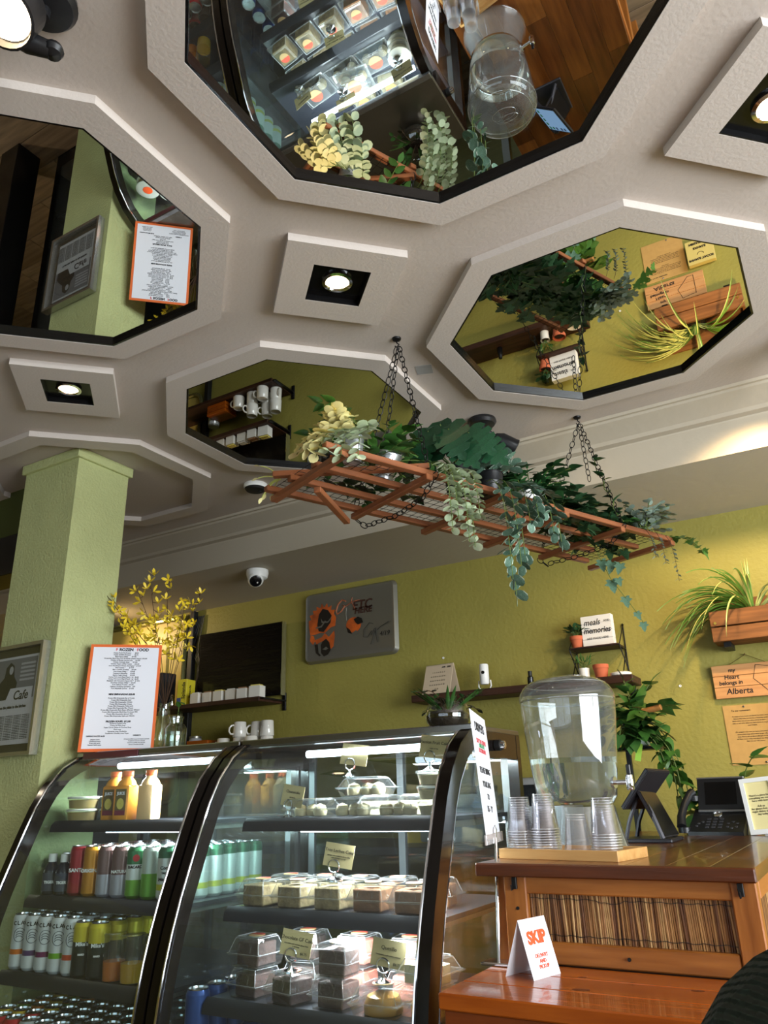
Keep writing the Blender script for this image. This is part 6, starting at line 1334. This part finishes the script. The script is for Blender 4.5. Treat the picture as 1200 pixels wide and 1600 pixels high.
t = T('trailing_ivy', 'short green ivy runner reaching right beyond the end of the rack', 'plant', tuple(P0), world=True)
pts = curve(P0, (1, .1, .35), .15, (0, 0, -12), 8); stems(t, [pts], .0016, stemm); stem_leaves(t, pts, 'ivy', g_pothos, 7, .05, .1, .9)
P0 = rk(-.55, .16); P0.z = ZT
t = T('leafy_runner', 'dark leafy runner lying along the mesh under the near end of the rack', 'plant', tuple(P0), world=True)
pts = [rk(-.66, -.12, .04), rk(-.58, -.06, .045), rk(-.50, -.08, .04), rk(-.40, -.03, .045), rk(-.3, -.05, .04)]; stems(t, [pts], .002, stemm); stem_leaves(t, pts, 'heart', g_dark, 12, .05, .0, .9)

# =============== PERSON ===============
knit = mat('dark_green_knit', (34, 44, 30), .9)
nt = knit.node_tree; p_ = nt.nodes['Principled BSDF']; tc = nt.nodes.new('ShaderNodeTexCoord'); w_ = nt.nodes.new('ShaderNodeTexWave'); w_.wave_type = 'BANDS'; w_.bands_direction = 'DIAGONAL'; w_.inputs['Scale'].default_value = 55; w_.inputs['Distortion'].default_value = 1.2
w2 = nt.nodes.new('ShaderNodeTexVoronoi'); w2.inputs['Scale'].default_value = 130; nt.links.new(tc.outputs['Object'], w_.inputs[0]); nt.links.new(tc.outputs['Object'], w2.inputs[0])
mm = nt.nodes.new('ShaderNodeMath'); mm.operation = 'SUBTRACT'; nt.links.new(w_.outputs[1], mm.inputs[0]); nt.links.new(w2.outputs[0], mm.inputs[1]); b = nt.nodes.new('ShaderNodeBump'); b.inputs['Strength'].default_value = 1.0; b.inputs['Distance'].default_value = .006
nt.links.new(mm.outputs[0], b.inputs['Height']); nt.links.new(b.outputs[0], p_.inputs['Normal'])
skin = mat('skin', (206, 158, 128), .55, mott=.04); jeans = mat('dark_trousers', (38, 42, 54), .85, bump=.2, bscale=200); hairm = mat('dark_hair', (40, 28, 22), .6, bump=.5, bscale=40, stretch=(8, 8, 1)); shoe = mat('shoe_black', (24, 24, 26), .5)
def skinned(name, parent, verts, edges, radii, m_, root=0, sub=2):
    me = bpy.data.meshes.new(name); me.from_pydata([tuple(v) for v in verts], edges, []); o = link(name, me, parent); me.materials.append(m_)
    md = o.modifiers.new('skin', 'SKIN'); md.use_smooth_shade = True; sv = me.skin_vertices[0].data
    for i, r_ in enumerate(radii): sv[i].radius = (r_, r_) if not isinstance(r_, tuple) else r_; sv[i].use_root = (i == root)
    s_ = o.modifiers.new('sub', 'SUBSURF'); s_.levels = sub; s_.render_levels = sub; return o
PX, PY = .098, .57
t = T('person', 'person in a dark green knitted sweater, shoulder showing at the lower right', 'person', (PX, PY, 0))
V_ = [(0, 0, .50), (0, .01, .66), (0, .0, .82), (0, 0, .93), (0, .0, 1.01), (0, .015, 1.07), (-.10, .0, .965), (-.16, 0, .945), (-.215, .03, .78), (-.20, .17, .70), (-.13, .28, .72), (.10, .0, .965), (.16, 0, .945), (.215, .03, .78), (.20, .17, .70), (.13, .28, .72)]
E_ = [(0, 1), (1, 2), (2, 3), (3, 4), (4, 5), (3, 6), (6, 7), (7, 8), (8, 9), (9, 10), (3, 11), (11, 12), (12, 13), (13, 14), (14, 15)]
Ra = [(.15, .12), (.14, .11), (.16, .125), (.125, .11), .065, .055, .088, .082, .054, .046, .036, .088, .082, .054, .046, .036]
body = skinned('sweater', t.o, V_, E_, Ra, knit)
hips = skinned('trousers', t.o, [(0, -.02, .50), (-.09, .0, .50), (-.12, .40, .50), (-.12, .42, .10), (.09, 0, .50), (.12, .40, .50), (.12, .42, .10)], [(0, 1), (1, 2), (2, 3), (0, 4), (4, 5), (5, 6)], [.13, .095, .07, .05, .095, .07, .05], jeans)
m = MB(); m.lathe([(.001, -.115), (.035, -.112), (.058, -.085), (.070, -.04), (.077, 0), (.078, .04), (.066, .085), (.036, .112), (.001, .118)], 24, M=Matrix.Translation((0, .03, 1.205)) @ Matrix.Scale(1.15, 4, (0, 1, 0)))
m.lathe([(.001, .022), (.008, .014), (.012, -.008), (.001, -.014)], 8, M=Matrix.Translation((0, .125, 1.185)))
for s_ in (-1, 1): m.lathe([(.001, .028), (.012, .02), (.014, 0), (.008, -.024), (.001, -.028)], 10, M=Matrix.Translation((s_ * .077, .03, 1.20)) @ Matrix.Scale(.5, 4, (1, 0, 0)))
m.cyl((0, .01, 1.0), (0, .02, 1.12), .05, 16); hd_ = t.part('head', m, skin)
for s_ in (-1, 1):
    m = MB(); m.lathe([(.001, .011), (.008, .008), (.011, 0), (.008, -.008), (.001, -.011)], 12, M=Matrix.Translation((s_ * .031, .107, 1.215))); t.part('eye', m, white, under=hd_)
m = MB(); m.tube([(-.022, .110, 1.145), (0, .117, 1.142), (.022, .110, 1.145)], [.002, .004, .002], 6); t.part('mouth', m, mat('lips', (170, 92, 84), .5), under=hd_)
m = MB(); m.lathe([(.001, .126), (.040, .118), (.070, .088), (.082, .04), (.083, 0), (.078, -.06), (.062, -.11), (.001, -.115)], 24, M=Matrix.Translation((0, .008, 1.21)) @ Matrix.Scale(1.1, 4, (0, 1, 0)))
for v in m.bm.verts:
    if v.co.y > .075 and v.co.z < 1.275: v.co.y = .06
t.part('hair', m, hairm)
for s_ in (-1, 1):
    hv = [(s_ * .13, .28, .72), (s_ * .12, .33, .715), (s_ * .11, .37, .71)]; he = [(0, 1), (1, 2)]; hr = [.028, (.032, .018), (.034, .014)]
    hand = skinned('hand', t.o, hv, he, hr, skin)
    for f_, (dx, L) in enumerate(((-.026, .065), (-.009, .075), (.009, .071), (.026, .056))):
        b0 = Vector((s_ * .11 + dx, .37, .712)); skinned('finger', hand, [tuple(b0), tuple(b0 + Vector((0, L * .5, .006))), tuple(b0 + Vector((0, L * .8, -.008))), tuple(b0 + Vector((0, L, -.022)))], [(0, 1), (1, 2), (2, 3)], [.0095, .0088, .008, .007], skin, 0, 1)
    b0 = Vector((s_ * .11 - s_ * .03, .335, .715)); skinned('thumb', hand, [tuple(b0), tuple(b0 + Vector((-s_ * .025, .025, 0))), tuple(b0 + Vector((-s_ * .03, .055, -.004)))], [(0, 1), (1, 2)], [.012, .0105, .009], skin, 0, 1)
    m = MB(); m.box(s_ * .12 - .045, s_ * .12 + .045, .36, .62, 0, .07, b=.02, seg=2); t.part('shoe', m, shoe)
# stool under the person
t = T('stool', 'round wooden stool carrying the person at the lower right', 'stool', (PX, PY - .02, 0))
m = MB(); m.lathe([(.001, .36), (.17, .36), (.175, .37), (.175, .39), (.17, .395), (.001, .395)], 28); t.part('seat', m, orangew)
for a in range(4):
    c_, s_ = math.cos(R(45 + 90 * a)), math.sin(R(45 + 90 * a)); m = MB(); m.cyl((c_ * .17, s_ * .17, 0), (c_ * .11, s_ * .11, .36), .015, 10); t.part('leg', m, orangew)
